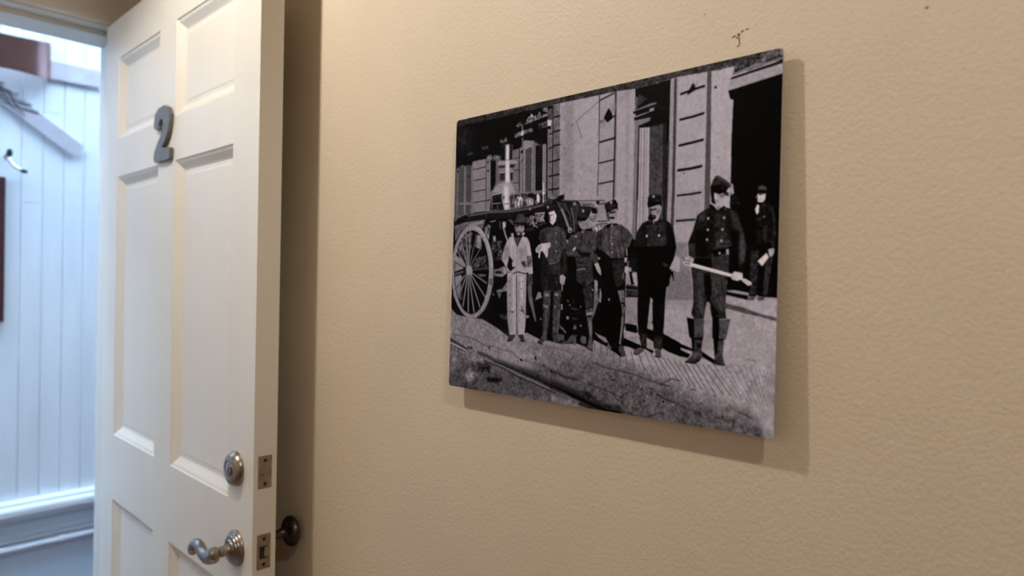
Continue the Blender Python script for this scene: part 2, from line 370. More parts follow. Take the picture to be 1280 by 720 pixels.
# The picture printed on the panel: flat tones laid down shape by shape
# (P polygon, L line, D dot; tone, softness, grain, width, then x y pairs on the print)
PRINT = """
P 158 0 5 0 -119 -415 1464 -39 1493 1169 -54 1438
P 128 1.2 8 0 -10 -1 586 17 600 482 5 459
P 168 1 6 0 586 17 767 4 783 491 600 482
P 22 3.9 3 0 -3 22 142 18 340 18 480 19 553 23 554 38 532 61 528 172 487 167 457 149 409 139 399 160 378 169 345 177 344 149 291 142 278 185 255 187 243 177 231 184 207 173 190 194 166 194 148 187 142 195 111 190 105 208 80 203 67 208 42 197 29 207 6 209
P 45 34.3 10 0 0 31 61 27 107 81 84 129 14 155
P 95 1.3 4 0 30 205 58 207 63 419 36 419
P 90 1.3 4 0 70 204 100 208 105 421 76 419
P 140 1.3 4 0 28 358 113 364 114 375 28 369
L 45 1.3 0 2.7 6 198 11 433
L 90 1.3 0 2.7 22 199 29 421
L 60 1.3 0 2.7 29 209 35 417
L 70 1.3 0 2.1 100 208 106 421
L 150 1.3 0 4.3 63 204 68 419
L 140 1.3 0 3.7 110 196 116 413
D 30 1.3 0 4.9 18 223
D 30 1.3 0 4.8 91 251
D 30 1.3 0 4.9 28 475
P 150 1.2 4 0 114 190 190 188 197 414 122 413
L 48 1.2 0 3.6 115 226 191 221
L 48 1.2 0 3.6 120 273 193 269
L 48 1.2 0 3.6 121 320 194 317
L 48 1.2 0 3.6 123 366 196 363
L 48 1.2 0 3.6 124 409 197 409
L 60 1.2 0 2.5 192 188 199 418
P 142 1.2 4 0 196 180 217 178 224 419 203 418
D 30 1.2 0 4.6 206 240
D 30 1.2 0 4.6 203 203
L 40 1.2 0 4.5 203 364 222 361
P 20 1.2 4 0 218 183 250 180 252 298 236 321 224 328
P 112 1.2 4 0 251 182 272 185 276 308 254 306
P 128 1.1 4 0 345 171 379 169 384 325 350 322
L 50 1.1 0 2.9 346 207 380 203
L 50 1.1 0 2.9 350 254 382 253
L 50 1.1 0 2.9 352 304 383 305
L 30 1.1 0 4.3 381 173 387 345
P 138 1.1 4 0 386 170 401 168 406 347 391 345
L 55 1.1 0 2.3 402 168 407 347
P 150 1.1 4 0 403 144 414 144 420 352 409 351
D 25 1.1 0 6.6 395 183
L 40 1.1 0 3.3 392 226 402 214
P 70 1.1 4 0 415 172 447 160 452 346 419 344
L 112 0.4 0 1.5 416 169 445 169
L 112 0.4 0 1.5 416 173 446 173
L 112 0.4 0 1.5 416 177 446 177
L 112 0.4 0 1.5 416 182 446 181
L 112 0.4 0 1.5 416 186 446 186
L 112 0.4 0 1.5 416 190 446 190
L 112 0.4 0 1.5 417 195 446 194
L 112 0.4 0 1.5 417 199 446 198
L 112 0.4 0 1.5 417 203 447 203
L 112 0.4 0 1.5 417 207 447 207
L 112 0.4 0 1.5 417 212 447 211
L 112 0.4 0 1.5 417 216 447 215
L 112 0.4 0 1.5 417 220 447 220
L 112 0.4 0 1.5 417 225 447 224
L 112 0.4 0 1.5 418 229 447 228
L 112 0.4 0 1.5 418 233 447 232
L 112 0.4 0 1.5 418 237 448 237
L 112 0.4 0 1.5 418 242 448 241
L 112 0.4 0 1.5 418 246 448 245
L 112 0.4 0 1.5 418 250 448 249
L 112 0.4 0 1.5 418 254 448 254
L 112 0.4 0 1.5 419 259 448 258
L 112 0.4 0 1.5 419 263 448 262
L 112 0.4 0 1.5 419 267 449 266
L 112 0.4 0 1.5 419 272 449 271
L 112 0.4 0 1.5 419 276 449 275
L 112 0.4 0 1.5 419 280 449 279
L 112 0.4 0 1.5 419 284 449 283
L 112 0.4 0 1.5 419 289 449 288
L 112 0.4 0 1.5 420 293 449 292
L 112 0.4 0 1.5 420 297 449 296
L 112 0.4 0 1.5 420 301 450 300
L 112 0.4 0 1.5 420 306 450 304
L 112 0.4 0 1.5 420 310 450 309
L 112 0.4 0 1.5 420 314 450 313
L 112 0.4 0 1.5 420 319 450 317
L 112 0.4 0 1.5 421 323 450 321
L 112 0.4 0 1.5 421 327 450 326
L 112 0.4 0 1.5 421 331 450 330
L 112 0.4 0 1.5 421 336 451 334
L 112 0.4 0 1.5 421 340 451 338
L 112 0.4 0 1.5 421 344 451 343
L 150 1.1 0 4.6 415 174 448 161
P 150 1.1 8 0 401 140 457 147 458 167 415 176 402 172
P 138 1.1 4 0 448 162 466 164 472 352 453 350
L 60 1.1 0 1.8 459 163 464 351
P 28 1.1 4 0 467 168 505 169 509 345 473 345
P 150 1.1 4 0 505 169 521 167 527 348 510 347
L 80 1.1 0 1.8 513 170 518 344
L 60 0.4 0 1.4 470 176 502 178
L 60 0.4 0 1.4 470 188 502 190
L 60 0.4 0 1.4 471 200 503 201
L 60 0.4 0 1.4 471 212 503 213
L 60 0.4 0 1.4 471 223 503 225
L 60 0.4 0 1.4 472 235 504 236
L 60 0.4 0 1.4 472 247 504 248
L 60 0.4 0 1.4 472 258 504 259
L 60 0.4 0 1.4 473 270 505 271
L 60 0.4 0 1.4 473 282 505 283
L 60 0.4 0 1.4 473 294 506 294
L 60 0.4 0 1.4 474 305 506 306
P 28 1.1 4 0 522 160 530 161 536 384 529 383
P 122 1.1 8 0 527 76 551 80 559 366 536 365
L 28 1.1 0 4.4 552 38 561 363
P 112 1.1 10 0 556 27 587 28 595 380 566 378
L 22 1.1 0 5.7 557 71 588 70
L 22 1.1 0 5.7 556 126 590 125
L 22 1.1 0 5.7 556 180 591 179
L 22 1.1 0 5.7 557 239 592 235
L 22 1.1 0 5.7 542 295 591 292
L 22 1.1 0 5.7 541 347 591 346
L 25 1.1 0 4.4 537 133 554 131
L 25 1.1 0 4.4 538 187 556 186
L 25 1.1 0 4.4 540 240 557 240
P 128 1.8 40 0 405 71 423 50 438 45 435 34 454 51 473 50 483 36 493 52 524 52 524 59 407 77
L 40 1.1 0 3.7 428 61 444 54 455 63
D 40 1.1 0 4.6 470 54
D 40 1.1 0 4.5 496 54
P 115 1.8 35 0 493 24 523 26 524 47 501 37
P 122 2.3 20 0 357 75 383 62 392 79 370 81
P 108 1.9 30 0 351 105 392 99 449 95 450 110 401 116 353 123
P 215 1.1 4 0 389 99 401 98 401 118 389 119
L 150 1.1 0 5.6 392 75 396 102
L 140 3 0 5.6 397 128 397 159
P 78 1.8 25 0 480 84 525 79 526 103 484 105
P 210 1.1 4 0 525 74 546 81 543 102 526 100
P 78 1.1 12 0 523 33 551 34 551 78 525 74
P 18 1.1 4 0 525 99 544 103 544 113 526 112
P 115 3.1 4 0 269 131 275 116 290 126 304 111 315 131 287 134
P 95 3.3 4 0 164 147 170 133 185 141 197 130 205 146
P 95 3.4 4 0 72 161 81 150 94 154 102 146 111 158
P 120 4.8 40 0 201 177 219 175 231 188 249 182 272 189 270 201 208 198
P 70 1.2 4 0 279 145 291 141 342 147 342 211 278 204
P 28 5.9 4 0 278 149 299 143 301 206 278 204
P 234 4.7 4 0 305 144 324 145 326 209 306 207
P 45 3.9 4 0 328 146 342 147 342 209 330 208
P 125 1.2 4 0 270 217 346 217 352 298 349 306 273 299
P 168 2.3 4 0 255 220 270 207 346 209 370 218 374 226 324 226
P 40 2.4 4 0 268 227 302 228 302 236 271 234
P 40 2.3 4 0 331 228 361 229 353 242 331 239
P 55 2.4 4 0 275 257 304 257 305 290 276 288
P 50 2.3 4 0 334 260 349 261 349 291 335 291
P 160 1.9 4 0 265 250 352 251 353 258 268 256
P 150 1.9 4 0 268 240 347 242 347 246 271 244
P 234 3.9 4 0 307 209 326 209 334 305 308 302
P 168 2.3 4 0 270 297 339 302 358 323 364 345 236 335 253 310
P 160 2.3 4 0 287 335 366 341 354 371 336 389 337 410 308 408 290 366
P 234 7.8 4 0 302 304 327 304 333 409 308 408 299 367
P 90 3.9 4 0 294 350 306 351 306 367 298 367
P 90 3.8 4 0 333 353 342 354 340 370 332 369
L 80 1.2 0 2.4 300 385 336 385
P 34 2 12 0 235 337 287 337 290 366 305 408 224 405 223 394
L 215 1.2 0 4.5 235 342 285 338
L 150 1.2 0 4 235 379 287 379
L 150 1.2 0 3.5 231 325 236 399
L 120 1.2 0 3 267 381 269 405
P 165 11.6 4 0 281 298 355 305 350 316 282 309
P 50 3.7 40 0 342 350 521 356 522 406 338 402
P 150 3.8 40 0 362 371 378 360 400 364 412 379 410 402 363 401
P 187 3.7 30 0 425 376 443 367 465 377 465 398 434 400
P 234 2.9 4 0 480 364 487 353 496 367 496 392 483 393
D 160 1.1 0 8.1 369 318
D 60 1.1 0 3.3 369 318
L 210 1.1 0 5.8 514 319 516 394
D 225 1.1 0 6.3 516 357
L 160 1.1 0 2.9 359 351 352 387
L 140 1.1 0 2.8 391 330 389 353
L 30 1.5 0 2.8 379 372 376 398
L 30 1.5 0 2.8 395 374 393 399
L 30 1.5 0 2.8 411 375 409 400
L 30 1.5 0 2.8 438 377 436 402
L 30 1.5 0 2.7 470 379 468 404
L 30 1.4 0 2.7 504 381 501 406
P 17 1.8 5 0 3 457 94 427 262 423 526 408 546 384 601 385 686 400 716 432 774 545 815 631 899 721 913 840 956 879 955 953 896 955 837 900 774 905 771 942 701 924 618 930 578 924 518 919 450 898 395 908 347 920 277 885 196 856 143 855 42 846 4 820 -2 778
P 120 1.3 10 0 8 450 198 441 182 484 117 462 51 483 14 529
P 160 1.2 4 0 95 457 186 447 184 457 101 465
L 40 1.3 0 4.3 28 473 27 479
L 70 1.3 0 2.7 45 450 45 487
P 150 2.1 25 0 143 503 176 507 181 567 140 554
P 110 2.5 30 0 52 504 121 490 116 532 60 539
P 90 3.4 40 0 27 529 123 545 94 621 35 560
P 165 2.1 8 0 9 585 55 599 92 642 12 659
P 168 2.2 4 0 9 681 58 672 71 694 24 725 8 729
P 150 2.2 10 0 12 746 40 720 60 728 36 789 12 764
P 120 2 4 0 157 668 212 670 209 678 176 680
P 60 4.1 40 0 124 600 209 593 217 643 138 643
L 28 2 0 17.3 176 494 211 466
P 150 2.4 40 0 196 476 217 464 229 469 222 527 201 522
P 130 2.4 35 0 245 511 262 512 266 580 249 581
P 206 2.3 20 0 298 456 318 457 316 481 302 485
L 165 2.3 0 8.7 307 485 317 510 328 530
P 60 3.2 45 0 237 536 300 533 303 611 245 614
P 150 2.3 30 0 252 653 292 645 315 635 341 658 308 680 256 676
P 25 2.4 4 0 267 655 304 660 299 668 264 666
L 150 1.6 0 5 228 453 257 450
L 120 1.6 0 3.9 283 455 287 484
L 90 1.6 0 3 277 529 283 610
L 150 1.9 0 2.9 331 450 360 471
P 150 2.3 25 0 272 737 307 727 337 700 341 736 284 745
P 120 2.3 4 0 279 746 304 746 294 772
P 70 5.8 20 0 287 831 344 829 344 853 310 850
P 90 3.4 30 0 41 755 76 754 74 780 55 780
P 150 2.1 4 0 24 725 59 702 60 733 34 742
L 148 1.5 0 8 104 653 46 506
L 30 1.5 0 2.1 109 653 51 506
L 148 1.5 0 7.9 104 653 80 482
L 30 1.5 0 2.1 109 653 85 482
L 148 1.5 0 7.9 104 653 109 483
L 30 1.5 0 2.1 109 653 114 483
L 105 1.5 0 7.8 104 653 148 508
L 30 1.5 0 2.1 109 653 153 508
L 105 1.5 0 7.8 104 653 181 551
L 30 1.4 0 2.1 109 653 186 551
L 105 1.4 0 7.7 104 653 204 595
L 30 1.4 0 2.1 109 653 209 595
L 105 1.4 0 7.7 104 653 223 644
L 30 1.4 0 2.1 109 653 227 644
L 148 1.4 0 7.7 104 653 216 705
L 30 1.4 0 2.1 109 653 221 705
L 148 1.4 0 7.7 104 653 209 761
L 30 1.4 0 2.1 109 653 213 761
L 148 1.4 0 7.8 104 653 183 810
L 30 1.4 0 2.1 109 653 188 810
L 148 1.5 0 7.8 104 653 148 835
L 30 1.5 0 2.1 109 653 153 834
L 148 1.5 0 7.9 104 653 111 836
L 30 1.5 0 2.1 109 653 116 836
L 148 1.5 0 7.9 104 653 76 805
L 30 1.5 0 2.1 109 653 81 805
L 148 1.5 0 8 104 653 45 772
L 30 1.5 0 2.1 109 653 50 772
L 148 1.5 0 8 104 653 24 731
L 30 1.5 0 2.1 109 653 29 731
L 148 1.5 0 8 104 653 7 672
L 30 1.5 0 2.1 109 653 12 672
L 148 1.5 0 8 104 653 7 614
L 30 1.5 0 2.1 109 653 12 614
L 148 1.5 0 8 104 653 20 557
L 30 1.5 0 2.1 109 653 25 557
P 166 1.2 10 0 257 659 256 684 254 709 250 733 243 755 235 776 225 796 213 813 200 827 185 839 169 848 153 854 136 856 119 855 102 851 85 843 69 832 54 818 40 802 27 782 16 760 8 737 1 712 -4 686 -6 659 -5 633 -3 607 2 582 9 558 19 536 30 517 43 500 57 486 73 475 89 467 106 463 123 462 140 465 157 470 173 479 188 491 203 506 216 523 227 542 237 563 245 586 251 610 255 635 257 659 229 660 227 638 224 615 219 594 212 573 204 554 195 537 184 522 172 508 160 498 146 490 133 485 119 483 105 484 91 488 78 495 65 505 54 517 44 533 35 550 27 570 21 591 18 613 15 637 15 660 17 684 21 707 26 730 33 751 42 770 52 788 64 803 76 816 89 825 103 832 116 836 130 837 144 835 158 830 170 822 182 812 193 799 203 783 211 766 218 747 223 727 227 705 228 683 229 660
L 60 1.7 0 4.2 18 613 15 637 15 660 17 684 21 707 26 730 33 751 42 770 52 788 64 803 76 816 89 825 103 832 116 836 130 837 144 835 158 830 170 822 182 812 193 799
L 206 2.4 0 6.1 144 474 156 479 167 485 178 493 189 503 199 514 208 526 216 540 224 555 230 571 236 588 240 605 244 623 246 641
L 55 2.4 0 4.5 204 508 219 528 231 551 242 576 249 603 254 631 257 659 256 688 253 716 247 743 238 768 228 791 214 811 199 828 182 841 164 850
P 35 2.5 4 0 69 642 91 636 96 672 77 672
P 183 2.5 4 0 88 640 104 630 123 638 129 655 124 681 105 683 90 668
P 120 3.4 4 0 96 672 127 672 121 689 106 689
D 120 1.2 0 15 242 701
L 33 1.6 0 30.5 5 444 81 430 215 424 342 426 440 419 527 410
L 112 2.7 0 6.8 87 421 227 413 330 417 450 411 517 402
L 140 3 0 7.5 8 435 36 424 87 413
L 150 1.7 0 4.2 86 420 89 437
L 60 1.5 0 3.9 330 415 334 438
L 80 1.6 0 4.1 200 410 203 435
D 170 1.1 0 4.6 447 415
P 20 3.4 4 0 24 429 74 415 93 420 88 441 18 451
P 60 2.1 15 0 522 398 537 376 562 386 562 401 533 410
P 75 2.9 60 0 430 443 523 433 529 475 473 488 430 471
L 170 1.8 0 5.4 477 434 523 433 509 463
L 160 1.8 0 4.6 468 472 489 489
L 140 1.9 0 3.8 343 450 360 463
P 100 2.9 30 0 433 451 461 445 467 465 436 471
P 60 3.7 4 0 426 490 468 488 474 500 426 499
P 150 1.4 4 0 502 737 515 739 524 758 487 772 495 756
D 150 1.2 0 4 258 752
D 150 1.1 0 3.6 520 841
P 90 1.7 10 0 609 895 639 899 639 915 612 915
L 150 2.1 0 3.4 611 859 631 873 645 887
P 170 1.7 4 0 646 827 656 825 658 836 649 837
L 160 1.7 0 4.3 623 783 625 802
L 60 1.7 0 3.4 671 797 690 803
L 60 1.7 0 3.3 677 830 691 835
P 165 1.8 4 0 444 830 463 832 453 842 445 840
P 160 6.9 6 0 591 18 655 25 662 396 603 392
P 148 13.7 4 0 612 25 651 28 657 326 624 323
L 88 1 0 2.1 773 43 667 103 695 169
L 60 1.4 0 3 646 116 653 111
D 90 1 0 2.6 615 198
L 45 1 0 3.6 771 25 775 200
L 48 1 0 3.2 775 200 775 279 774 361 774 386
P 160 1 4 0 775 24 834 25 842 409 778 405
L 168 1 0 5.6 777 33 831 28
P 168 0.9 4 0 835 20 843 21 849 410 843 409
L 60 0.9 0 7.8 842 21 844 208 845 409
L 34 1 0 5.2 776 42 834 28
L 34 1 0 5.2 778 121 844 109
L 34 1 0 5.2 779 194 846 187
L 34 1 0 5.2 778 195 846 189
L 34 1 0 5.2 778 270 844 265
L 34 1 0 5.2 779 345 843 340
P 135 9.4 4 0 888 28 925 29 848 79 797 131 776 142 779 121 830 79
P 14 1.3 4 0 813 77 827 98 834 115 810 128 793 110 803 91
P 166 1.5 4 0 847 22 922 27 926 415 854 410
P 146 6.1 4 0 889 30 899 30 903 413 897 413
P 140 12.3 4 0 855 52 890 28 909 29 856 73
L 80 0.9 0 1.2 846 24 854 410
P 24 0.9 3 0 924 28 1064 22 1065 425 940 416
P 62 1.8 4 0 932 60 942 51 973 72 935 91
P 110 0.9 4 0 927 57 934 58 933 98 928 100
P 112 0.9 4 0 924 103 991 89 1010 91 1011 95 927 108
P 140 1.2 4 0 921 125 986 116 1001 106 1001 115 924 132
P 150 0.9 4 0 984 108 1002 106 1001 116 984 118
P 125 0.9 4 0 925 139 988 137 987 149 944 159 944 180 926 177
P 20 0.9 4 0 917 107 979 102 982 110 920 116
P 22 0.9 4 0 922 129 984 122 984 129 924 139
P 122 0.9 6 0 926 164 942 162 941 416 927 415
L 38 0.9 0 4.1 943 159 944 416
P 168 0.9 4 0 946 167 987 171 991 420 947 417
L 95 0.9 0 1.5 953 171 956 417
L 85 0.9 0 2.2 966 173 969 418
L 120 0.9 0 1.5 975 174 978 419
P 22 0.9 4 0 950 159 1048 151 1049 161 953 168
P 70 0.9 8 0 988 170 1040 167 1045 423 992 420
P 48 0.9 4 0 1043 164 1051 164 1052 424 1046 424
L 20 0.9 0 1.8 1042 165 1046 424
P 58 2.8 4 0 1054 228 1062 229 1064 425 1058 424
L 80 0.9 0 1.4 1019 112 1045 109
D 150 0.9 0 2.9 1012 25
P 150 0.8 4 0 1063 23 1074 23 1077 426 1064 425
P 72 0.8 4 0 1076 22 1087 23 1090 427 1079 426
P 165 0.8 5 0 1093 24 1195 24 1195 399 1091 391
P 84 0.8 4 0 1196 24 1211 25 1219 527 1198 526
P 168 0.8 5 0 1211 27 1226 24 1240 27 1288 25 1282 66 1269 98 1276 124 1287 128 1291 530 1219 527
P 90 2.6 4 0 1224 24 1250 24 1243 28 1230 27
L 150 3.9 0 1.6 1253 26 1249 122
L 148 5.2 0 2.6 1263 125 1264 311
L 14 1.1 0 7.5 1103 79 1153 71 1186 68
P 22 2.2 4 0 1137 64 1145 50 1154 58 1155 74 1144 79 1128 87 1126 82
L 110 1.4 0 2 1161 46 1161 61
D 22 0.8 0 4.3 1226 79
L 20 1.1 0 7.8 1103 163 1150 160 1186 155
L 20 1.1 0 7.9 1102 248 1149 244 1186 240
L 20 1.1 0 7.9 1100 329 1144 328 1184 324
D 60 0.8 0 2.3 1240 303
D 60 0.8 0 2.4 1122 341
L 28 1.1 0 6.5 1100 329 1144 328 1179 325
L 28 1.1 0 6.5 1100 412 1146 411 1183 408
L 28 1.1 0 6.5 1099 495 1164 494
P 60 0.9 14 0 -52 -47 1452 -42 1454 40 1288 25 1226 25 1093 20 1063 22 923 28 846 23 551 22 340 25 154 27 55 25 -49 24
P 66 1.2 26 0 1288 24 1441 -3 1442 23 1394 25 1287 45
P 30 3.7 15 0 1293 38 1338 47 1385 38 1388 31 1437 22 1438 27 1285 47
L 112 0.7 0 5.9 1285 49 1332 42 1440 31
P 112 1 4 0 1378 24 1385 24 1385 36 1379 37
P 14 0.7 4 0 1278 58 1439 37 1439 47 1277 65
L 80 0.7 0 1.2 1284 60 1439 42
P 152 0.7 6 0 1278 66 1441 49 1442 77 1275 95 1276 77
P 11 0.8 2 0 1269 98 1442 77 1445 739 1278 734 1287 561 1284 252 1287 129 1276 124
P 163 1.4 8 0 1068 758 1165 755 1176 734 1272 735 1362 744 1471 742 1482 1171 915 1269 904 882 907 749 956 747 958 824
P 130 1.4 6 0 1095 567 1142 569 1140 611 1152 660 1164 753 1067 756 1071 713 1081 706 1093 627
L 100 0.8 0 1.7 1101 566 1143 565
P 165 1.4 5 0 1090 509 1159 512 1150 565 1099 564
P 122 8.3 6 0 1079 660 1156 660 1165 753 1068 756
P 152 2.8 4 0 1067 756 1166 753 1166 769 1065 772
P 162 2.7 12 0 -21 835 42 846 143 859 196 860 273 886 347 920 395 908 446 901 514 922 618 933 679 932 768 948 837 920 906 960 971 938 1065 965 1488 933 1493 1169 -54 1438
P 132 17.6 13 0 369 932 618 936 838 943 1267 1058 1456 1058 1458 1165 978 1177 583 1084
P 102 25.4 15 0 -14 1052 113 1007 235 1023 459 1041 620 996 839 985 1067 1031 1213 1091 1346 1097 1409 1136 1458 1175 -54 1438
P 128 21.4 18 0 -17 975 186 994 -12 1115
P 160 21.4 8 0 1345 1049 1477 985 1482 1171 1427 1152 1384 1092
P 160 23.9 14 0 -5 852 182 867 369 932 540 982 372 1018 186 994 -1 956
P 150 12.4 25 0 100 1001 175 1003 212 1029 176 1045 114 1034
P 155 10.4 30 0 85 1092 134 1070 177 1087 166 1113 111 1119
P 165 8.6 25 0 5 1030 38 1032 45 1048 12 1056
P 30 5.9 18 0 226 1095 318 1089 330 1100 238 1112
P 55 12.1 25 0 176 1041 253 1038 260 1079 183 1078
P 60 4.2 10 0 112 974 143 974 143 985 106 985
L 60 4.3 0 11.8 2 952 106 988
L 183 1.7 0 6.9 3 967 62 980 106 994
L 60 1.7 0 3.2 3 976 100 999
L 62 6 0 13 180 997 235 1007 276 1022
L 70 9.5 0 14.3 287 1021 327 1027 394 1039 438 1049
L 40 3.8 0 8.6 276 1028 328 1035 395 1047 438 1056
L 62 10.5 0 19.3 427 1048 501 1058 563 1077 627 1090 704 1107
L 30 3.5 0 9.6 438 1058 502 1070 563 1086 628 1100 704 1120
L 132 1.8 0 6.8 217 1021 328 1042 406 1064 476 1080 554 1099 623 1112 695 1131
L 40 1.9 0 3.8 217 1027 328 1048 406 1072 471 1089
L 32 1.8 0 3.5 471 1085 554 1105 604 1116
L 90 3.7 0 3.2 233 961 371 980 420 1003 541 1020 650 1051
L 90 4.2 0 3.6 15 929 129 937 245 969
L 90 3.5 0 3 488 959 579 944 695 961
L 90 3.4 0 3 577 1032 636 1045 665 1053
P 28 1.9 4 0 415 1004 426 1001 434 1012 423 1011
D 60 1.2 0 5 245 971
D 60 1.1 0 4.4 541 1018
D 40 1.1 0 6.3 514 1061
D 40 1 0 6.1 579 1035
D 40 1.1 0 6.3 499 993
L 45 9.9 0 24.9 583 1084 642 1094 704 1107 773 1124 817 1133
L 14 3.3 0 13.9 583 1095 642 1107 704 1119 773 1137 818 1146 899 1149
L 95 2 0 4.2 584 1097 647 1111 742 1147
P 130 3.4 15 0 584 1126 643 1126 710 1147 715 1154 585 1152
L 30 2 0 6.5 719 1140 774 1150
L 48 3.4 0 6.8 582 1036 611 1040 650 1052 707 1054
P 48 6.5 15 0 713 1092 772 1096 791 1126 741 1118
P 45 6.2 15 0 817 1129 894 1123 911 1141 844 1147
L 52 2.5 0 3.5 758 1065 842 1080 898 1096 926 1077
L 52 2.4 0 3.4 769 984 840 1001 899 1006 953 1012 1021 1027 1090 1038
L 52 2.3 0 3.2 1041 1070 1064 1077 1113 1088
L 52 2.4 0 3.4 877 1104 911 1110 902 1118
L 52 2.4 0 3.4 911 1141 969 1151
L 52 2.3 0 3.2 1001 1153 1047 1131 1073 1126
D 22 0.9 0 3.5 862 1041
D 22 0.9 0 3.3 984 1058
D 22 0.9 0 3.3 1020 1064
D 22 0.9 0 3.4 921 1051
D 22 0.9 0 3.4 898 1096
D 22 0.9 0 3.2 1045 1070
D 22 0.9 0 3.2 1021 1053
D 22 0.9 0 3.3 991 1097
D 40 0.9 0 2.8 815 1044
D 40 0.9 0 2.7 852 1060
D 40 0.9 0 2.6 970 1052
D 40 0.8 0 2.5 1068 1090
D 40 0.8 0 2.4 1089 1036
D 40 0.9 0 2.5 1046 1110
D 40 0.9 0 2.6 960 1125
D 40 0.9 0 2.7 902 1115
D 40 0.9 0 2.5 1007 1111
L 50 2.2 0 3.4 1053 1075 1109 1088 1157 1101 1207 1112
L 50 2 0 3.2 1255 1116 1295 1120 1314 1114 1313 1142
L 50 2 0 3.1 1327 1089 1352 1095 1371 1102
L 50 2.2 0 3.5 1052 1036 1096 1011 1130 1016
D 28 0.8 0 3.6 1206 1149
D 28 0.8 0 3.5 1278 1110
D 28 0.8 0 3.9 1068 1090
D 50 0.8 0 2.6 1227 1101
D 50 0.8 0 2.7 1186 1113
D 50 0.8 0 2.7 1204 1077
D 50 0.8 0 2.7 1170 1039
D 50 0.8 0 2.7 1180 1037
D 50 0.8 0 2.6 1253 1048
D 50 0.9 0 2.8 1062 1129
D 50 0.8 0 2.7 1161 1127
D 50 0.8 0 2.8 1111 1147
P 75 7.3 15 0 1353 1138 1385 1131 1412 1132 1397 1144 1351 1151
L 72 0.8 0 2.6 780 915 781 941
L 72 0.8 0 2.5 808 918 810 949
L 72 0.8 0 2.5 835 922 838 956
L 72 0.8 0 2.5 861 926 866 963
L 72 0.8 0 2.5 886 930 892 971
L 72 0.8 0 2.4 910 934 919 978
L 72 0.7 0 2.4 936 935 952 985
L 72 0.7 0 2.4 964 934 991 992
L 72 0.7 0 2.3 992 933 1029 998
L 72 0.7 0 2.3 1014 935 1061 1003
L 72 0.7 0 2.3 1036 938 1091 1007
L 72 0.7 0 2.2 1057 941 1120 1012
L 72 0.7 0 2.2 1079 945 1141 1018
L 72 0.7 0 2.2 1102 949 1162 1024
L 72 0.7 0 2.2 1124 952 1183 1030
L 72 0.7 0 2.2 1145 954 1205 1034
D 98 0.5 0 1.9 1145 954
D 98 0.5 0 1.9 1149 960
D 98 0.5 0 1.9 1153 965
D 98 0.5 0 1.9 1157 970
D 98 0.5 0 1.9 1161 976
D 98 0.5 0 1.9 1165 981
D 98 0.5 0 1.9 1169 986
D 98 0.5 0 1.9 1173 992
D 98 0.5 0 1.9 1177 997
D 98 0.5 0 1.9 1181 1002
D 98 0.5 0 1.9 1185 1008
D 98 0.5 0 1.9 1189 1013
D 98 0.5 0 1.9 1193 1018
D 98 0.5 0 1.9 1197 1023
D 98 0.5 0 1.9 1201 1028
D 98 0.5 0 1.9 1205 1034
L 72 0.7 0 2.1 1166 956 1226 1038
D 98 0.5 0 1.9 1166 956
D 98 0.5 0 1.9 1170 962
D 98 0.5 0 1.9 1174 967
D 98 0.5 0 1.9 1178 973
D 98 0.5 0 1.9 1182 978
D 98 0.5 0 1.9 1186 984
D 98 0.5 0 1.9 1190 989
D 98 0.5 0 1.9 1194 995
D 98 0.5 0 1.9 1198 1000
D 98 0.5 0 1.9 1202 1005
D 98 0.5 0 1.9 1206 1011
D 98 0.5 0 1.9 1210 1016
D 98 0.5 0 1.8 1214 1022
D 98 0.5 0 1.8 1218 1027
D 98 0.5 0 1.8 1222 1032
D 98 0.5 0 1.8 1226 1038
L 72 0.7 0 2.1 1186 957 1250 1040
D 98 0.5 0 1.9 1186 957
D 98 0.5 0 1.9 1190 962
D 98 0.5 0 1.9 1194 967
D 98 0.5 0 1.9 1198 972
D 98 0.5 0 1.9 1202 978
D 98 0.5 0 1.9 1206 983
D 98 0.5 0 1.9 1210 988
D 98 0.5 0 1.8 1214 993
D 98 0.5 0 1.8 1218 999
D 98 0.5 0 1.8 1222 1004
D 98 0.5 0 1.8 1226 1009
D 98 0.5 0 1.8 1230 1014
D 98 0.5 0 1.8 1234 1019
D 98 0.5 0 1.8 1238 1025
D 98 0.5 0 1.8 1242 1030
D 98 0.5 0 1.8 1246 1035
D 98 0.5 0 1.8 1250 1040
L 72 0.7 0 2.1 1207 956 1276 1040
D 98 0.5 0 1.9 1207 956
D 98 0.5 0 1.9 1211 961
D 98 0.5 0 1.8 1215 966
D 98 0.5 0 1.8 1219 971
D 98 0.5 0 1.8 1223 976
D 98 0.5 0 1.8 1227 981
D 98 0.5 0 1.8 1232 986
D 98 0.5 0 1.8 1236 991
D 98 0.5 0 1.8 1240 996
D 98 0.5 0 1.8 1244 1001
D 98 0.5 0 1.8 1248 1006
D 98 0.5 0 1.8 1252 1011
D 98 0.5 0 1.8 1256 1016
D 98 0.5 0 1.8 1260 1021
D 98 0.5 0 1.8 1264 1026
D 98 0.5 0 1.8 1268 1031
D 98 0.5 0 1.8 1272 1035
D 98 0.5 0 1.8 1276 1040
L 72 0.6 0 2.1 1227 955 1302 1041
D 98 0.5 0 1.8 1227 955
D 98 0.5 0 1.8 1231 960
D 98 0.5 0 1.8 1236 965
D 98 0.5 0 1.8 1240 970
D 98 0.5 0 1.8 1245 975
D 98 0.5 0 1.8 1249 980
D 98 0.5 0 1.8 1254 986
D 98 0.5 0 1.8 1258 991
D 98 0.5 0 1.8 1263 996
D 98 0.5 0 1.8 1267 1001
D 98 0.5 0 1.8 1272 1006
D 98 0.5 0 1.8 1276 1011
D 98 0.5 0 1.8 1280 1016
D 98 0.5 0 1.8 1285 1021
D 98 0.5 0 1.8 1289 1026
D 98 0.5 0 1.8 1293 1031
D 98 0.5 0 1.8 1298 1036
D 98 0.5 0 1.8 1302 1041
D 98 0.5 0 1.8 1245 953
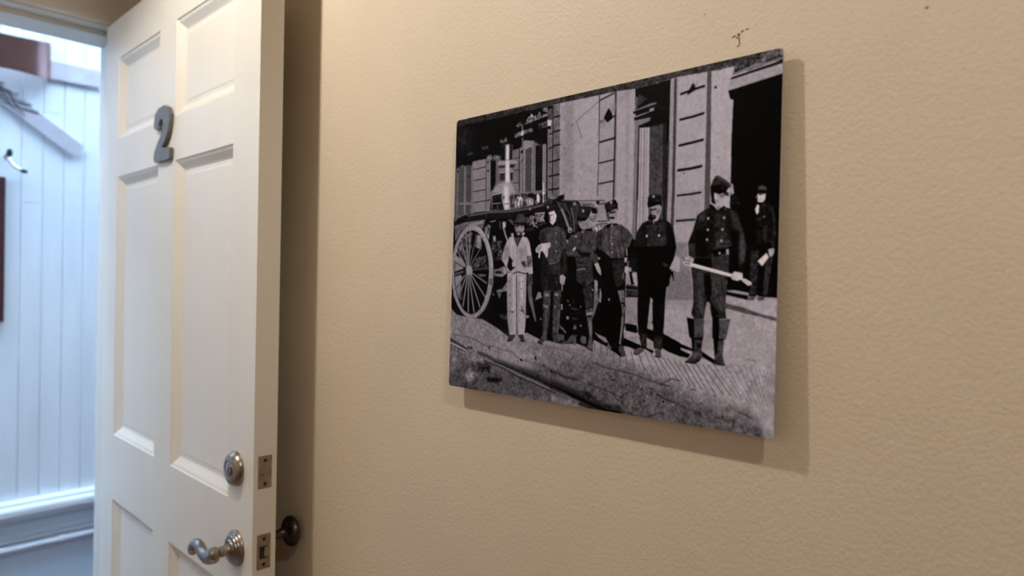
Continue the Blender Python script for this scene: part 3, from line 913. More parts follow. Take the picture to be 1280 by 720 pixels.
D 98 0.5 0 1.8 1249 958
D 98 0.5 0 1.8 1254 963
D 98 0.5 0 1.8 1258 968
D 98 0.5 0 1.8 1262 973
D 98 0.5 0 1.8 1267 978
D 98 0.5 0 1.8 1271 984
D 98 0.5 0 1.8 1275 989
D 98 0.5 0 1.8 1280 994
D 98 0.5 0 1.8 1284 999
D 98 0.5 0 1.8 1288 1004
D 98 0.5 0 1.8 1293 1009
D 98 0.5 0 1.8 1297 1014
D 98 0.5 0 1.8 1301 1019
D 98 0.5 0 1.8 1305 1024
D 98 0.5 0 1.8 1310 1029
D 98 0.5 0 1.8 1314 1034
D 98 0.5 0 1.8 1318 1039
D 98 0.5 0 1.8 1322 1044
D 98 0.5 0 1.8 1263 950
D 98 0.5 0 1.8 1267 955
D 98 0.5 0 1.8 1271 961
D 98 0.5 0 1.8 1275 966
D 98 0.5 0 1.8 1279 971
D 98 0.5 0 1.8 1283 976
D 98 0.5 0 1.8 1287 982
D 98 0.5 0 1.8 1292 987
D 98 0.5 0 1.8 1296 992
D 98 0.5 0 1.8 1300 997
D 98 0.5 0 1.8 1304 1002
D 98 0.5 0 1.8 1308 1007
D 98 0.5 0 1.8 1312 1012
D 98 0.5 0 1.8 1316 1018
D 98 0.5 0 1.8 1320 1023
D 98 0.5 0 1.8 1324 1028
D 98 0.5 0 1.7 1328 1033
D 98 0.5 0 1.7 1332 1038
D 98 0.5 0 1.7 1336 1043
D 98 0.5 0 1.7 1340 1048
D 98 0.5 0 1.8 1280 948
D 98 0.5 0 1.8 1284 953
D 98 0.5 0 1.8 1288 958
D 98 0.5 0 1.8 1292 964
D 98 0.5 0 1.8 1296 969
D 98 0.5 0 1.8 1300 974
D 98 0.5 0 1.8 1304 979
D 98 0.5 0 1.8 1308 985
D 98 0.5 0 1.8 1311 990
D 98 0.5 0 1.8 1315 995
D 98 0.5 0 1.8 1319 1000
D 98 0.5 0 1.8 1323 1006
D 98 0.5 0 1.8 1327 1011
D 98 0.5 0 1.7 1331 1016
D 98 0.5 0 1.7 1335 1021
D 98 0.5 0 1.7 1339 1026
D 98 0.5 0 1.7 1342 1031
D 98 0.5 0 1.7 1346 1037
D 98 0.5 0 1.7 1350 1042
D 98 0.5 0 1.7 1354 1047
D 98 0.5 0 1.7 1358 1052
D 98 0.5 0 1.8 1303 947
D 98 0.5 0 1.8 1306 953
D 98 0.5 0 1.8 1310 958
D 98 0.5 0 1.8 1313 964
D 98 0.5 0 1.8 1317 969
D 98 0.5 0 1.8 1320 974
D 98 0.5 0 1.8 1324 980
D 98 0.5 0 1.8 1327 985
D 98 0.5 0 1.7 1331 990
D 98 0.5 0 1.7 1334 996
D 98 0.5 0 1.7 1337 1001
D 98 0.5 0 1.7 1341 1006
D 98 0.5 0 1.7 1344 1012
D 98 0.5 0 1.7 1348 1017
D 98 0.5 0 1.7 1351 1022
D 98 0.5 0 1.7 1355 1027
D 98 0.5 0 1.7 1358 1033
D 98 0.5 0 1.7 1361 1038
D 98 0.5 0 1.7 1365 1043
D 98 0.5 0 1.7 1368 1048
D 98 0.5 0 1.7 1371 1054
D 98 0.5 0 1.8 1326 947
D 98 0.5 0 1.7 1329 953
D 98 0.5 0 1.7 1332 958
D 98 0.5 0 1.7 1335 964
D 98 0.5 0 1.7 1338 969
D 98 0.5 0 1.7 1341 974
D 98 0.5 0 1.7 1344 980
D 98 0.5 0 1.7 1347 985
D 98 0.5 0 1.7 1350 991
D 98 0.5 0 1.7 1353 996
D 98 0.5 0 1.7 1356 1002
D 98 0.5 0 1.7 1359 1007
D 98 0.5 0 1.7 1361 1012
D 98 0.5 0 1.7 1364 1018
D 98 0.5 0 1.7 1367 1023
D 98 0.5 0 1.7 1370 1029
D 98 0.5 0 1.7 1373 1034
D 98 0.5 0 1.7 1376 1039
D 98 0.5 0 1.7 1379 1045
D 98 0.5 0 1.7 1382 1050
D 98 0.5 0 1.7 1385 1055
D 98 0.5 0 1.7 1346 947
D 98 0.5 0 1.7 1349 953
D 98 0.5 0 1.7 1352 959
D 98 0.5 0 1.7 1355 965
D 98 0.5 0 1.7 1357 971
D 98 0.5 0 1.7 1360 977
D 98 0.5 0 1.7 1363 982
D 98 0.5 0 1.7 1366 988
D 98 0.5 0 1.7 1368 994
D 98 0.5 0 1.7 1371 1000
D 98 0.5 0 1.7 1374 1005
D 98 0.5 0 1.7 1376 1011
D 98 0.5 0 1.7 1379 1017
D 98 0.5 0 1.7 1382 1023
D 98 0.5 0 1.7 1384 1028
D 98 0.5 0 1.7 1387 1034
D 98 0.5 0 1.7 1390 1040
D 98 0.5 0 1.7 1392 1045
D 98 0.5 0 1.7 1395 1051
D 98 0.5 0 1.7 1398 1057
D 98 0.5 0 1.7 1363 950
D 98 0.5 0 1.7 1365 956
D 98 0.5 0 1.7 1368 962
D 98 0.5 0 1.7 1370 967
D 98 0.5 0 1.7 1373 973
D 98 0.5 0 1.7 1375 979
D 98 0.5 0 1.7 1378 984
D 98 0.5 0 1.7 1380 990
D 98 0.5 0 1.7 1382 996
D 98 0.5 0 1.7 1385 1001
D 98 0.5 0 1.7 1387 1007
D 98 0.5 0 1.7 1390 1012
D 98 0.5 0 1.7 1392 1018
D 98 0.5 0 1.7 1394 1024
D 98 0.5 0 1.7 1397 1029
D 98 0.5 0 1.7 1399 1035
D 98 0.5 0 1.7 1401 1040
D 98 0.5 0 1.7 1404 1046
D 98 0.5 0 1.7 1406 1051
D 98 0.5 0 1.7 1409 1057
D 98 0.5 0 1.7 1379 953
D 98 0.5 0 1.7 1382 959
D 98 0.5 0 1.7 1384 965
D 98 0.5 0 1.7 1386 971
D 98 0.5 0 1.7 1388 977
D 98 0.5 0 1.7 1391 982
D 98 0.5 0 1.7 1393 988
D 98 0.5 0 1.7 1395 994
D 98 0.5 0 1.7 1397 1000
D 98 0.5 0 1.7 1399 1006
D 98 0.5 0 1.7 1402 1011
D 98 0.5 0 1.7 1404 1017
D 98 0.5 0 1.7 1406 1023
D 98 0.5 0 1.7 1408 1029
D 98 0.5 0 1.7 1410 1034
D 98 0.5 0 1.7 1413 1040
D 98 0.5 0 1.7 1415 1046
D 98 0.5 0 1.7 1417 1052
D 98 0.5 0 1.7 1419 1057
D 98 0.5 0 1.7 1393 955
D 98 0.5 0 1.7 1396 961
D 98 0.5 0 1.7 1398 967
D 98 0.5 0 1.7 1400 973
D 98 0.5 0 1.7 1402 979
D 98 0.5 0 1.7 1404 985
D 98 0.5 0 1.7 1406 991
D 98 0.5 0 1.7 1408 997
D 98 0.5 0 1.7 1410 1003
D 98 0.5 0 1.7 1412 1009
D 98 0.5 0 1.7 1414 1015
D 98 0.5 0 1.7 1416 1021
D 98 0.5 0 1.7 1418 1027
D 98 0.5 0 1.7 1420 1033
D 98 0.5 0 1.7 1422 1039
D 98 0.5 0 1.7 1424 1044
D 98 0.5 0 1.7 1425 1050
D 98 0.5 0 1.7 1427 1056
D 98 0.5 0 1.7 1405 957
D 98 0.5 0 1.7 1407 963
D 98 0.5 0 1.7 1409 969
D 98 0.5 0 1.7 1410 975
D 98 0.5 0 1.7 1412 981
D 98 0.5 0 1.7 1414 987
D 98 0.5 0 1.7 1416 993
D 98 0.5 0 1.7 1418 999
D 98 0.5 0 1.7 1419 1005
D 98 0.5 0 1.7 1421 1012
D 98 0.5 0 1.7 1423 1018
D 98 0.5 0 1.7 1425 1024
D 98 0.5 0 1.7 1426 1030
D 98 0.5 0 1.7 1428 1036
D 98 0.5 0 1.7 1430 1042
D 98 0.5 0 1.7 1432 1048
D 98 0.5 0 1.7 1434 1054
D 98 0.5 0 1.7 1417 958
D 98 0.5 0 1.7 1418 964
D 98 0.5 0 1.7 1420 971
D 98 0.5 0 1.7 1421 977
D 98 0.5 0 1.7 1423 983
D 98 0.5 0 1.7 1424 989
D 98 0.5 0 1.7 1426 996
D 98 0.5 0 1.7 1427 1002
D 98 0.5 0 1.7 1429 1008
D 98 0.5 0 1.7 1430 1014
D 98 0.5 0 1.7 1432 1020
D 98 0.5 0 1.7 1433 1027
D 98 0.5 0 1.7 1435 1033
D 98 0.5 0 1.7 1437 1039
D 98 0.5 0 1.7 1438 1045
D 98 0.5 0 1.7 1440 1051
D 98 0.5 0 1.7 1426 961
D 98 0.5 0 1.7 1427 967
D 98 0.5 0 1.7 1428 973
D 98 0.5 0 1.7 1429 979
D 98 0.5 0 1.7 1430 985
D 98 0.5 0 1.7 1432 991
D 98 0.5 0 1.7 1433 998
D 98 0.5 0 1.7 1434 1004
D 98 0.5 0 1.7 1435 1010
D 98 0.5 0 1.7 1436 1016
D 98 0.5 0 1.7 1437 1022
D 98 0.5 0 1.7 1439 1028
D 98 0.5 0 1.7 1440 1034
D 98 0.5 0 1.7 1441 1040
D 98 0.5 0 1.7 1442 1047
D 98 0.5 0 1.7 1433 963
D 98 0.5 0 1.7 1434 969
D 98 0.5 0 1.7 1435 975
D 98 0.5 0 1.7 1436 981
D 98 0.5 0 1.7 1437 987
D 98 0.5 0 1.7 1437 993
D 98 0.5 0 1.7 1438 999
D 98 0.5 0 1.7 1439 1005
D 98 0.5 0 1.7 1440 1011
D 98 0.5 0 1.7 1441 1017
D 98 0.5 0 1.7 1441 1023
D 98 0.5 0 1.7 1442 1029
D 98 0.5 0 1.7 1443 1035
D 98 0.5 0 1.7 1444 1041
D 98 0.5 0 1.7 1441 966
D 98 0.5 0 1.7 1442 972
D 98 0.5 0 1.7 1442 979
D 98 0.5 0 1.7 1442 985
D 98 0.5 0 1.7 1443 991
D 98 0.5 0 1.7 1443 998
D 98 0.5 0 1.7 1444 1004
D 98 0.5 0 1.7 1444 1010
D 98 0.5 0 1.7 1444 1017
D 98 0.5 0 1.7 1445 1023
D 98 0.5 0 1.7 1445 1030
D 98 0.5 0 1.7 1445 1036
P 84 1 8 0 1276 758 1341 772 1388 787 1445 798 1445 810 1389 796 1341 788 1278 775
P 12 1.1 4 0 1058 866 1104 885 1123 894 1166 907 1172 917 1123 907 1116 911 1163 927 1153 939 1124 936 1079 924 1054 912
P 14 1.1 4 0 1200 913 1245 936 1254 954 1202 931
L 100 2.5 0 2.5 1351 927 1380 930
L 120 2.5 0 1.9 1322 920 1345 924
L 125 2.5 0 1.9 1334 887 1354 890
D 90 0.7 0 2.5 1333 796
D 90 0.7 0 2.4 1371 817
L 150 1 0 8.2 1288 719 1349 730
L 152 1 0 8.2 1285 719 1349 730
P 16 1 4 0 1282 727 1350 734 1350 748 1282 734
P 13 1.2 4 0 905 837 956 844 961 872 912 864
P 13 1.2 4 0 904 889 958 906 1026 925 1022 935 990 921 959 930 934 921 903 917
P 145 1.2 4 0 919 888 937 882 957 884 958 899 933 894
P 13 1.1 4 0 996 852 1058 866 1119 890 1126 894 1127 930 1067 915 997 883
P 155 1.2 4 0 997 896 1021 898 1022 922 998 917
P 155 1.2 4 0 999 795 1014 788 1016 855 998 851
P 13 1.3 4 0 779 875 837 907 842 932 898 955 855 934 775 904
P 140 1.3 4 0 777 876 797 885 830 894 838 909 828 912 797 896
D 170 0.9 0 4.7 827 844
D 160 1 0 3.7 715 857
P 100 1.3 8 0 714 912 721 893 741 896 742 921 722 921
P 145 0.9 6 0 906 743 957 742 960 837 907 840
P 52 1.2 10 0 908 705 956 708 957 746 908 746
L 15 0.9 0 4.5 908 715 956 718
L 110 0.9 0 1.9 909 724 956 725
L 15 0.9 0 4.5 909 746 957 746
L 130 1.2 0 3.8 909 681 924 708
P 20 1.2 4 0 918 660 931 660 944 704 928 705
P 166 0.9 5 0 848 399 926 405 928 550 844 547
P 146 6.1 4 0 898 403 904 403 903 549 895 548
P 122 0.9 4 0 927 405 941 406 941 550 926 549
L 38 0.9 0 4.1 944 406 943 550
P 168 0.9 4 0 947 406 991 410 991 552 946 550
L 95 0.9 0 1.5 956 407 957 550
L 85 0.9 0 2.2 969 408 970 551
L 120 0.9 0 1.5 978 409 978 551
P 69 0.9 8 0 991 410 1045 414 1046 553 991 552
P 40 0.9 4 0 1045 414 1063 415 1063 554 1046 553
P 58 2.8 4 0 1056 414 1063 415 1064 554 1057 554
P 150 0.8 4 0 1064 415 1077 416 1077 554 1064 554
P 72 0.8 4 0 1078 416 1089 417 1089 555 1077 554
P 38 2.1 10 0 562 391 582 387 626 396 660 411 688 417 691 512 630 521 580 482
P 70 3.4 15 0 645 410 688 409 693 439 681 486 661 456
L 115 2.1 0 5.2 589 399 613 434 631 473 646 496
L 150 2.7 0 8.5 610 427 628 458 643 492 655 506
L 100 2 0 4.3 616 401 646 440 657 474
L 125 1.7 0 3.4 655 426 669 471 672 512
L 90 1.7 0 3 599 398 627 431
D 165 1 0 10.2 652 506
D 20 1 0 3.8 653 509
P 25 1.7 4 0 574 386 591 374 618 369 621 388 592 393
L 120 1.7 0 3.4 619 360 621 390
P 150 2 4 0 662 404 674 401 679 412 665 415
L 70 2 0 3.7 631 396 805 407
P 118 2.6 30 0 688 415 706 407 752 413 782 432 774 456 748 430 707 425
P 22 1.9 4 0 743 424 771 433 776 451 753 450
D 28 1 0 7.2 777 412
L 40 1.3 0 4 784 419 814 416
P 150 1.6 8 0 777 430 814 425 820 496 777 494
L 40 1 0 3.2 776 480 820 480
L 50 1 0 3.2 772 491 821 489
P 110 3.2 50 0 755 501 790 491 799 499 773 523 760 515
P 70 1.5 20 0 442 675 469 675 475 710 449 718
P 112 1.5 6 0 446 718 467 706 472 753 498 852 490 852 457 777
P 191 1.5 8 0 335 662 439 662 440 766 441 872 436 905 401 908 395 854 394 908 357 912 344 849 338 776
L 62 1.9 0 4.7 385 675 390 775 396 902
P 30 1.5 4 0 409 788 426 805 443 830 402 807 422 812
P 60 1.9 4 0 343 815 376 817 374 823 343 821
P 158 9.6 8 0 336 676 361 676 364 900 356 910 344 849
P 150 7.5 8 0 389 699 401 699 405 897 398 904
P 160 7.4 4 0 418 770 438 793 440 864 429 841
L 234 5.7 0 4.7 369 684 376 807
L 234 5.6 0 5.6 413 683 418 762
L 140 3.8 0 2.8 366 844 374 899
D 70 1.1 0 2.8 419 699
D 70 1.1 0 2.8 414 727
D 70 1.1 0 2.9 352 752
D 70 1.2 0 2.9 345 700
L 150 5.6 0 5.6 432 683 433 766
L 165 7.6 0 4.8 361 680 365 796
P 72 1.5 4 0 344 933 355 912 391 911 372 935 347 937
P 66 1.5 4 0 401 910 431 906 441 932 424 935
L 15 1.1 0 3.3 344 936 364 936
L 15 1.1 0 3.2 416 932 440 933
P 187 1.5 7 0 345 517 364 521 385 562 411 519 438 526 451 546 465 605 473 667 453 671 444 660 437 669 372 664 338 660 315 627 300 611 305 586 324 540
P 82 1.5 4 0 364 520 406 520 386 560
L 140 1.5 0 2.8 385 564 384 660
L 40 1.5 0 3.8 369 666 393 660 437 668
P 150 7.7 10 0 312 554 341 567 337 607 309 615
P 150 9.3 10 0 390 568 423 557 429 604 400 616
L 234 7.6 0 6.7 356 531 364 603
L 234 7.4 0 5.5 422 529 444 569 456 597
L 120 3 0 2.4 360 555 368 628
L 110 3 0 2.3 428 557 437 605
P 24 2.3 4 0 342 595 359 611 375 644 350 658 331 639 337 619
P 196 1.9 4 0 359 619 373 624 371 640 360 640
P 105 4.5 30 0 406 622 432 616 439 644 420 640
P 95 2.9 30 0 437 599 462 597 466 640 441 642
L 150 3.7 0 4.6 430 545 435 589
L 120 3.8 0 3.8 335 563 342 591
P 75 1.8 20 0 447 671 468 669 469 710 449 711
P 22 1.9 4 0 364 507 413 509 405 523 373 523
P 196 1.5 4 0 347 507 361 504 364 521 356 521
P 187 1.5 4 0 407 506 425 504 419 517 408 515
P 160 1.9 4 0 368 470 418 476 421 494 409 510 383 512 369 492
P 55 1.9 4 0 370 470 417 475 416 481 398 477 382 481 370 479
P 70 2.3 4 0 377 500 411 501 406 517 381 516
P 177 1.5 4 0 383 505 397 505 395 513 384 512
P 110 1.9 4 0 367 476 377 480 378 500 369 492
D 45 1.1 0 2.8 385 480
D 45 1.1 0 2.8 407 482
P 72 1.5 8 0 366 463 380 436 389 430 410 431 425 447 429 467
P 30 1.5 4 0 354 460 387 464 433 464 428 475 404 472 365 466
P 40 1.4 6 0 497 512 540 487 547 560 544 625 609 626 643 660 625 675 615 682 612 735 522 729 510 660 514 629 524 613
P 76 1.8 10 0 504 501 545 488 580 485 619 498 634 525 636 574 618 579 614 600 608 616 554 627 541 610 548 572 527 552 498 532
P 52 3.6 6 0 497 516 525 502 539 550 506 550
L 45 1.8 0 3.1 538 499 539 545
L 40 2.8 0 2.6 610 517 614 577
L 45 2.8 0 2.6 570 492 576 607
P 48 2.1 6 0 618 577 637 572 644 660 622 667
P 58 2.8 8 0 554 633 609 626 610 671 571 675
D 172 1 0 3.1 586 516
D 172 1 0 3 587 548
D 172 1 0 3 587 582
L 145 1.4 0 3.5 554 630 579 627 605 620
P 210 1.8 14 0 482 574 494 559 511 551 539 550 558 549 559 564 548 572 546 602 539 608 531 594 517 579 508 586 507 609 499 605 500 586 487 586
P 150 3.6 4 0 486 570 512 555 512 575 492 582
P 196 1.4 8 0 609 675 622 671 638 682 630 708 615 708
L 160 1.7 0 4.3 621 708 622 729
P 25 1.4 4 0 537 478 570 479 590 486 568 492 548 491
P 225 1.4 4 0 543 432 573 426 587 440 580 470 566 483 550 469
P 60 2.5 4 0 542 434 553 446 555 469 547 461
L 70 1.4 0 2.6 546 446 566 444
L 110 1.4 0 2.2 554 467 567 466
P 28 1.4 4 0 571 424 587 429 589 452 581 442
P 40 1.4 4 0 533 418 545 400 572 401 584 421 588 437 573 428 543 434
D 165 1.1 0 5.3 540 413
P 38 1.8 8 0 518 671 617 671 619 735 578 739 568 736 530 736
L 80 2.8 0 3.5 531 679 547 706 545 721
L 75 2.8 0 3.5 588 682 597 712
P 74 1.8 16 0 530 733 567 732 565 827 555 904 553 919 523 937 507 931 532 901 530 809
P 72 1.7 16 0 582 735 618 731 616 832 607 901 625 920 589 925 577 895 579 789
P 150 2.8 4 0 537 744 558 743 557 753 538 754
P 140 2.1 4 0 528 785 557 789 554 799 532 794
P 165 2.8 4 0 585 743 605 743 603 752 588 750
P 130 2.1 4 0 584 785 596 788 594 796 585 795
L 120 4.3 0 4 545 809 549 858 543 905
L 125 2.8 0 3.5 612 806 606 863 605 901
L 110 4.2 0 3.5 593 826 590 887
P 18 1.4 4 0 567 736 578 739 580 887 563 919 558 904 566 835
L 20 1.4 0 4 507 932 531 937
P 72 1.7 9 0 653 526 696 513 723 510 768 516 777 545 771 584 754 616 759 645 686 645 681 604 642 602 635 585 640 548
P 84 2 8 0 639 585 672 582 688 586 712 609 684 606 642 600
P 30 2.6 4 0 681 571 712 587 753 587 749 605 712 608 688 586
P 80 2.6 10 0 683 567 757 573 770 552 775 581 753 591 712 590
L 38 2.7 0 2.9 710 521 706 564
L 40 2.6 0 2.9 738 551 757 573
L 45 2.7 0 2.5 664 537 671 565
L 35 2 0 3.3 656 600 698 606 717 610
P 196 1.3 4 0 665 579 679 567 684 574 673 584
P 160 1.4 4 0 634 542 642 540 645 552 638 553
D 196 1 0 3.8 680 530
P 150 1.3 4 0 705 515 718 503 730 496 725 508 710 519
L 30 1.3 0 2.5 714 513 730 501
P 150 1.6 6 0 689 473 722 474 736 464 747 479 748 495 732 504 709 505 696 495
P 118 3.2 20 0 733 458 771 456 779 476 754 482 740 471
P 152 2.3 4 0 732 481 751 484 749 504 734 504
L 60 1.3 0 2.9 691 478 706 476
L 110 1.3 0 2.1 700 494 714 493
L 80 1.6 0 2.5 729 481 734 503
P 48 1.3 6 0 682 459 688 431 702 421 743 424 749 441 736 464 722 474 689 473
P 16 1.7 4 0 683 453 708 466 731 463 722 474 688 473
D 172 1 0 5.4 711 438
P 60 1.6 12 0 687 617 758 616 766 698 729 715 689 697
L 135 1.7 0 4.6 690 655 709 650 727 651
L 30 2.6 0 2.5 690 627 754 634
L 30 2.6 0 2.5 690 641 754 645
L 95 2.6 0 2.5 690 638 750 633
L 35 2.6 0 2.5 691 669 755 663
L 38 2.6 0 2.5 691 682 758 681
P 58 2 10 0 720 718 762 707 768 782 736 799
L 30 2.6 0 3.3 738 718 758 775
P 72 1.9 8 0 751 598 778 595 785 624 770 631 758 616
P 177 1.3 8 0 768 632 785 627 800 656 803 676 794 670 782 658
P 160 1.3 4 0 782 608 798 610 800 617 785 617
P 115 1.3 8 0 771 689 785 693 788 746 794 760 778 807 765 833 771 771
P 150 1.3 4 0 771 689 785 693 787 731 776 732
P 150 1.6 4 0 797 713 811 760 812 788 794 767
P 145 1.6 4 0 796 789 825 789 817 806 804 817
L 20 1 0 3.2 798 774 821 802
L 30 1.3 0 2 761 728 771 753
D 165 1 0 3.6 765 726
P 150 1.6 4 0 741 801 765 790 768 811 746 816
D 150 0.9 0 3.5 837 759
D 140 1 0 3.4 623 787
D 140 1 0 3.4 622 797
D 140 1 0 3.4 661 784
D 140 1 0 3.3 711 788
D 140 1 0 3.4 651 768
D 150 1 0 5.1 652 831
L 70 2 0 3.8 667 797 699 797
L 70 3.4 0 3.4 675 763 685 778
L 60 3.3 0 3.3 662 816 714 812
P 170 1.4 6 0 609 675 624 671 637 680 631 708 611 705
L 160 1.7 0 4.3 622 708 622 731
P 95 1.6 12 0 734 799 769 793 766 840 770 901 772 944 746 936 756 895 747 848
P 155 2 4 0 739 809 766 806 764 817 741 820
P 22 1.3 4 0 742 819 764 817 765 822 744 827
L 160 2.6 0 3.6 756 841 762 869 761 895
L 22 1.3 0 3.6 745 936 770 945
P 82 2 10 0 673 893 703 891 691 906 670 923 632 931 618 929 656 912
L 145 2.1 0 3.4 614 870 631 873 645 887
D 150 1 0 5.1 653 831
P 90 3.3 30 0 685 853 699 851 697 873 678 874
L 75 2.7 0 3.8 675 833 703 834
L 75 2.7 0 3.3 671 795 699 799
P 95 1.7 4 0 682 903 696 902 696 928 682 931
D 165 1 0 3.4 623 795
D 165 1 0 3.4 622 785
P 95 1.7 8 0 607 893 638 895 639 915 608 916
P 20 1.5 4 0 912 563 948 557 955 646 795 645 792 574
P 80 1.6 12 0 798 507 825 494 842 490 876 495 910 514 932 543 937 564 916 577 899 576 897 618 847 625 828 599 802 585 779 574 773 545 778 516
P 52 3.2 8 0 773 519 799 510 804 585 779 574
L 105 1.9 0 3.5 840 497 839 547 847 621
L 38 2.2 0 3.1 830 500 829 553 839 610
L 42 2.5 0 3.1 881 499 886 548 895 576
L 42 2.2 0 2.7 857 561 867 618
L 42 2.5 0 2.7 872 555 884 614
L 110 2.5 0 2.7 862 568 876 614
L 42 2.5 0 3.6 808 499 807 546
P 105 2.5 4 0 810 585 832 589 839 603 828 603
L 50 3 0 3 910 521 903 563
D 177 0.9 0 3.1 842 540
D 177 0.9 0 3.1 844 564
D 177 0.9 0 3.1 846 593
P 20 1.8 4 0 928 546 948 557 952 632 918 632 912 584
L 150 1.5 0 5.3 905 580 908 604
P 187 1.2 4 0 897 615 908 613 906 629 900 627
L 60 1.5 0 2.2 937 605 950 608
P 22 1.3 4 0 808 499 825 491 864 491 860 498 842 494 826 507
P 150 1.3 4 0 838 494 845 494 843 501 838 499
P 155 1.6 5 0 817 448 858 439 863 456 860 481 843 488 827 480
P 60 2.2 4 0 814 448 827 454 831 483 821 475
P 58 1.9 4 0 819 448 856 447 855 454 833 455
P 32 1.6 4 0 828 469 839 465 854 470 851 475 831 474
D 28 0.9 0 2.4 832 453
D 28 0.9 0 2.3 848 451
P 34 1.3 5 0 805 423 823 412 853 406 864 423 865 447 859 439 836 438 815 448
P 15 1.3 4 0 813 444 841 438 860 438 841 444 817 452
D 155 0.9 0 5.5 835 416
L 90 1.6 0 3.1 828 429 851 426
P 17 1.2 3 0 794 610 905 615 905 708 906 833 800 838 805 717
P 46 3.1 8 0 847 628 898 623 904 696 870 716 852 681
L 80 1.5 0 2.3 846 624 897 622
P 179 1.2 4 0 897 613 910 611 907 627 900 629
P 90 1.2 12 0 909 625 919 622 917 643 909 642
P 183 1.2 6 0 902 642 917 642 911 667 899 663
L 140 1.2 0 3.8 895 667 893 684
P 95 1.8 20 0 872 726 900 724 905 785 893 799 888 771 879 744
L 150 1.8 0 2.7 883 730 888 764 895 782
P 20 1.2 4 0 904 771 910 781 908 788
D 165 0.9 0 3.9 838 759
P 12 1.2 4 0 798 771 905 767 906 840 899 917 912 951 894 956 855 935 837 907 819 880 796 864
P 92 1.8 20 0 888 768 907 781 903 806 902 858 892 911 885 911 891 858 894 806
L 150 2.1 0 3.1 896 823 893 876 890 911
P 72 1.5 12 0 883 918 904 918 913 949 898 953 884 939
L 150 1.2 0 2.3 888 904 892 914
P 100 1.6 4 0 827 927 842 915 854 927 847 934
P 155 1.2 4 0 902 868 910 869 910 875 902 874
L 60 1.5 0 2.7 867 912 868 926
P 32 1.2 6 0 947 523 967 496 990 487 1006 495 1037 487 1063 491 1083 508 1092 538 1100 581 1092 637 1086 647 922 646 928 577 940 550
P 52 4.3 7 0 982 498 1060 497 1064 574 1032 586 987 579
L 24 1.8 0 2.6 982 497 985 578
L 24 2.3 0 2.5 1060 497 1066 580
P 18 5.6 4 0 1064 501 1089 538 1098 581 1086 634 1070 607 1065 544
L 60 2.3 0 2.1 1058 580 1067 623
L 75 1.7 0 1.8 1065 607 1069 627
P 16 1.2 4 0 984 497 1006 493 1030 503 1028 508 1010 498 987 506
P 140 1.2 4 0 1008 493 1017 492 1014 499 1009 498
P 158 1.4 5 0 991 445 1033 436 1042 447 1037 470 1029 489 1011 492 999 471
P 70 2.3 4 0 990 445 1002 447 1005 471 998 474
P 48 1.7 4 0 992 450 1022 448 1021 454 1005 455 993 455
P 120 2.9 4 0 1022 452 1036 450 1034 468 1021 467
P 24 1.5 4 0 988 478 999 465 1005 470 1019 471 1022 481 1006 489 992 486
P 120 1.2 4 0 1005 473 1017 474 1016 477 1007 477
L 95 1.5 0 1.8 1011 455 1012 469
L 196 2 0 3.2 1029 476 1019 490
P 31 1.2 4 0 986 438 986 409 996 401 1034 404 1041 417 1040 443 1037 436 1020 436 991 445
P 12 2 4 0 986 426 1039 425 1039 436 1020 436 989 443
D 158 0.9 0 5.1 1009 408
L 85 2 0 3.2 1018 422 1034 423
D 206 0.9 0 4 986 540
D 206 0.9 0 4 1034 540
D 215 0.9 0 3.7 984 593
D 215 0.9 0 3.6 1008 593
D 215 0.9 0 3.6 1034 594
P 14 1.2 3 0 924 577 1099 575 1088 634 1078 706 1068 713 1063 766 1062 832 959 837 956 708 951 663 931 656
P 34 2.4 6 0 925 591 949 598 952 662 929 662
P 170 1.2 6 0 930 667 944 663 953 696 949 713 938 696
P 60 2.8 4 0 1048 630 1075 637 1068 647 1052 640
P 22 1.1 4 0 1076 660 1092 660 1096 693 1080 680
P 120 1.4 4 0 1080 683 1085 670 1092 686 1084 699 1079 694
P 155 1.2 4 0 1017 754 1007 747 998 829 1019 828
P 20 1.2 4 0 956 766 1006 764 997 863 997 918 980 918 962 871
P 20 1.1 4 0 1015 764 1064 763 1061 865 1057 919 1026 918 1020 851
P 55 3.4 10 0 1025 881 1057 876 1056 916 1029 918
P 46 3.5 10 0 961 868 993 870 996 917 980 915
P 155 1.2 4 0 1006 768 1014 774 1016 855 999 849
P 155 1.5 4 0 953 867 962 868 971 885 965 885
P 82 1.5 8 0 946 941 950 927 974 916 992 927 963 944
P 76 1.4 8 0 1029 923 1054 917 1054 944 1034 945
L 12 0.9 0 3 947 941 963 944
L 12 0.9 0 3.2 1030 944 1053 945
P 24 1.4 8 0 1380 457 1395 451 1420 465 1427 489 1433 530 1433 578 1371 576 1370 498 1378 489
L 62 1.9 0 3.6 1383 468 1396 461
L 58 2.4 0 4.2 1417 470 1425 506 1428 560
L 45 2.4 0 3 1393 466 1400 499
P 58 2.4 15 0 1391 526 1406 525 1407 541 1393 541
L 50 2.4 0 2.4 1372 516 1394 526
L 52 2.4 0 2.4 1371 540 1382 549
L 50 2.4 0 3 1396 547 1401 565
D 130 0.7 0 2.7 1394 498
L 45 1.9 0 1.8 1381 498 1400 501
P 194 1 4 0 1372 428 1398 428 1397 443 1391 454 1374 453 1372 438
P 55 1.2 4 0 1372 426 1398 426 1397 430 1379 431
D 60 0.7 0 1.8 1381 433
L 110 1.2 0 1.5 1380 445 1384 445
D 110 0.7 0 2.1 1368 437
P 210 1 4 0 1366 473 1372 460 1379 462 1378 483 1372 491 1368 482
P 28 1.5 4 0 1379 459 1395 453 1384 477 1378 480
P 76 1.5 4 0 1372 416 1376 405 1384 402 1397 407 1402 419 1385 416
P 20 1.2 4 0 1367 421 1385 417 1404 421 1401 428 1379 425
P 46 2 12 0 1355 600 1381 597 1381 660 1375 732 1356 733 1354 660
P 52 1.9 12 0 1400 621 1426 613 1414 690 1409 737 1396 732 1401 660
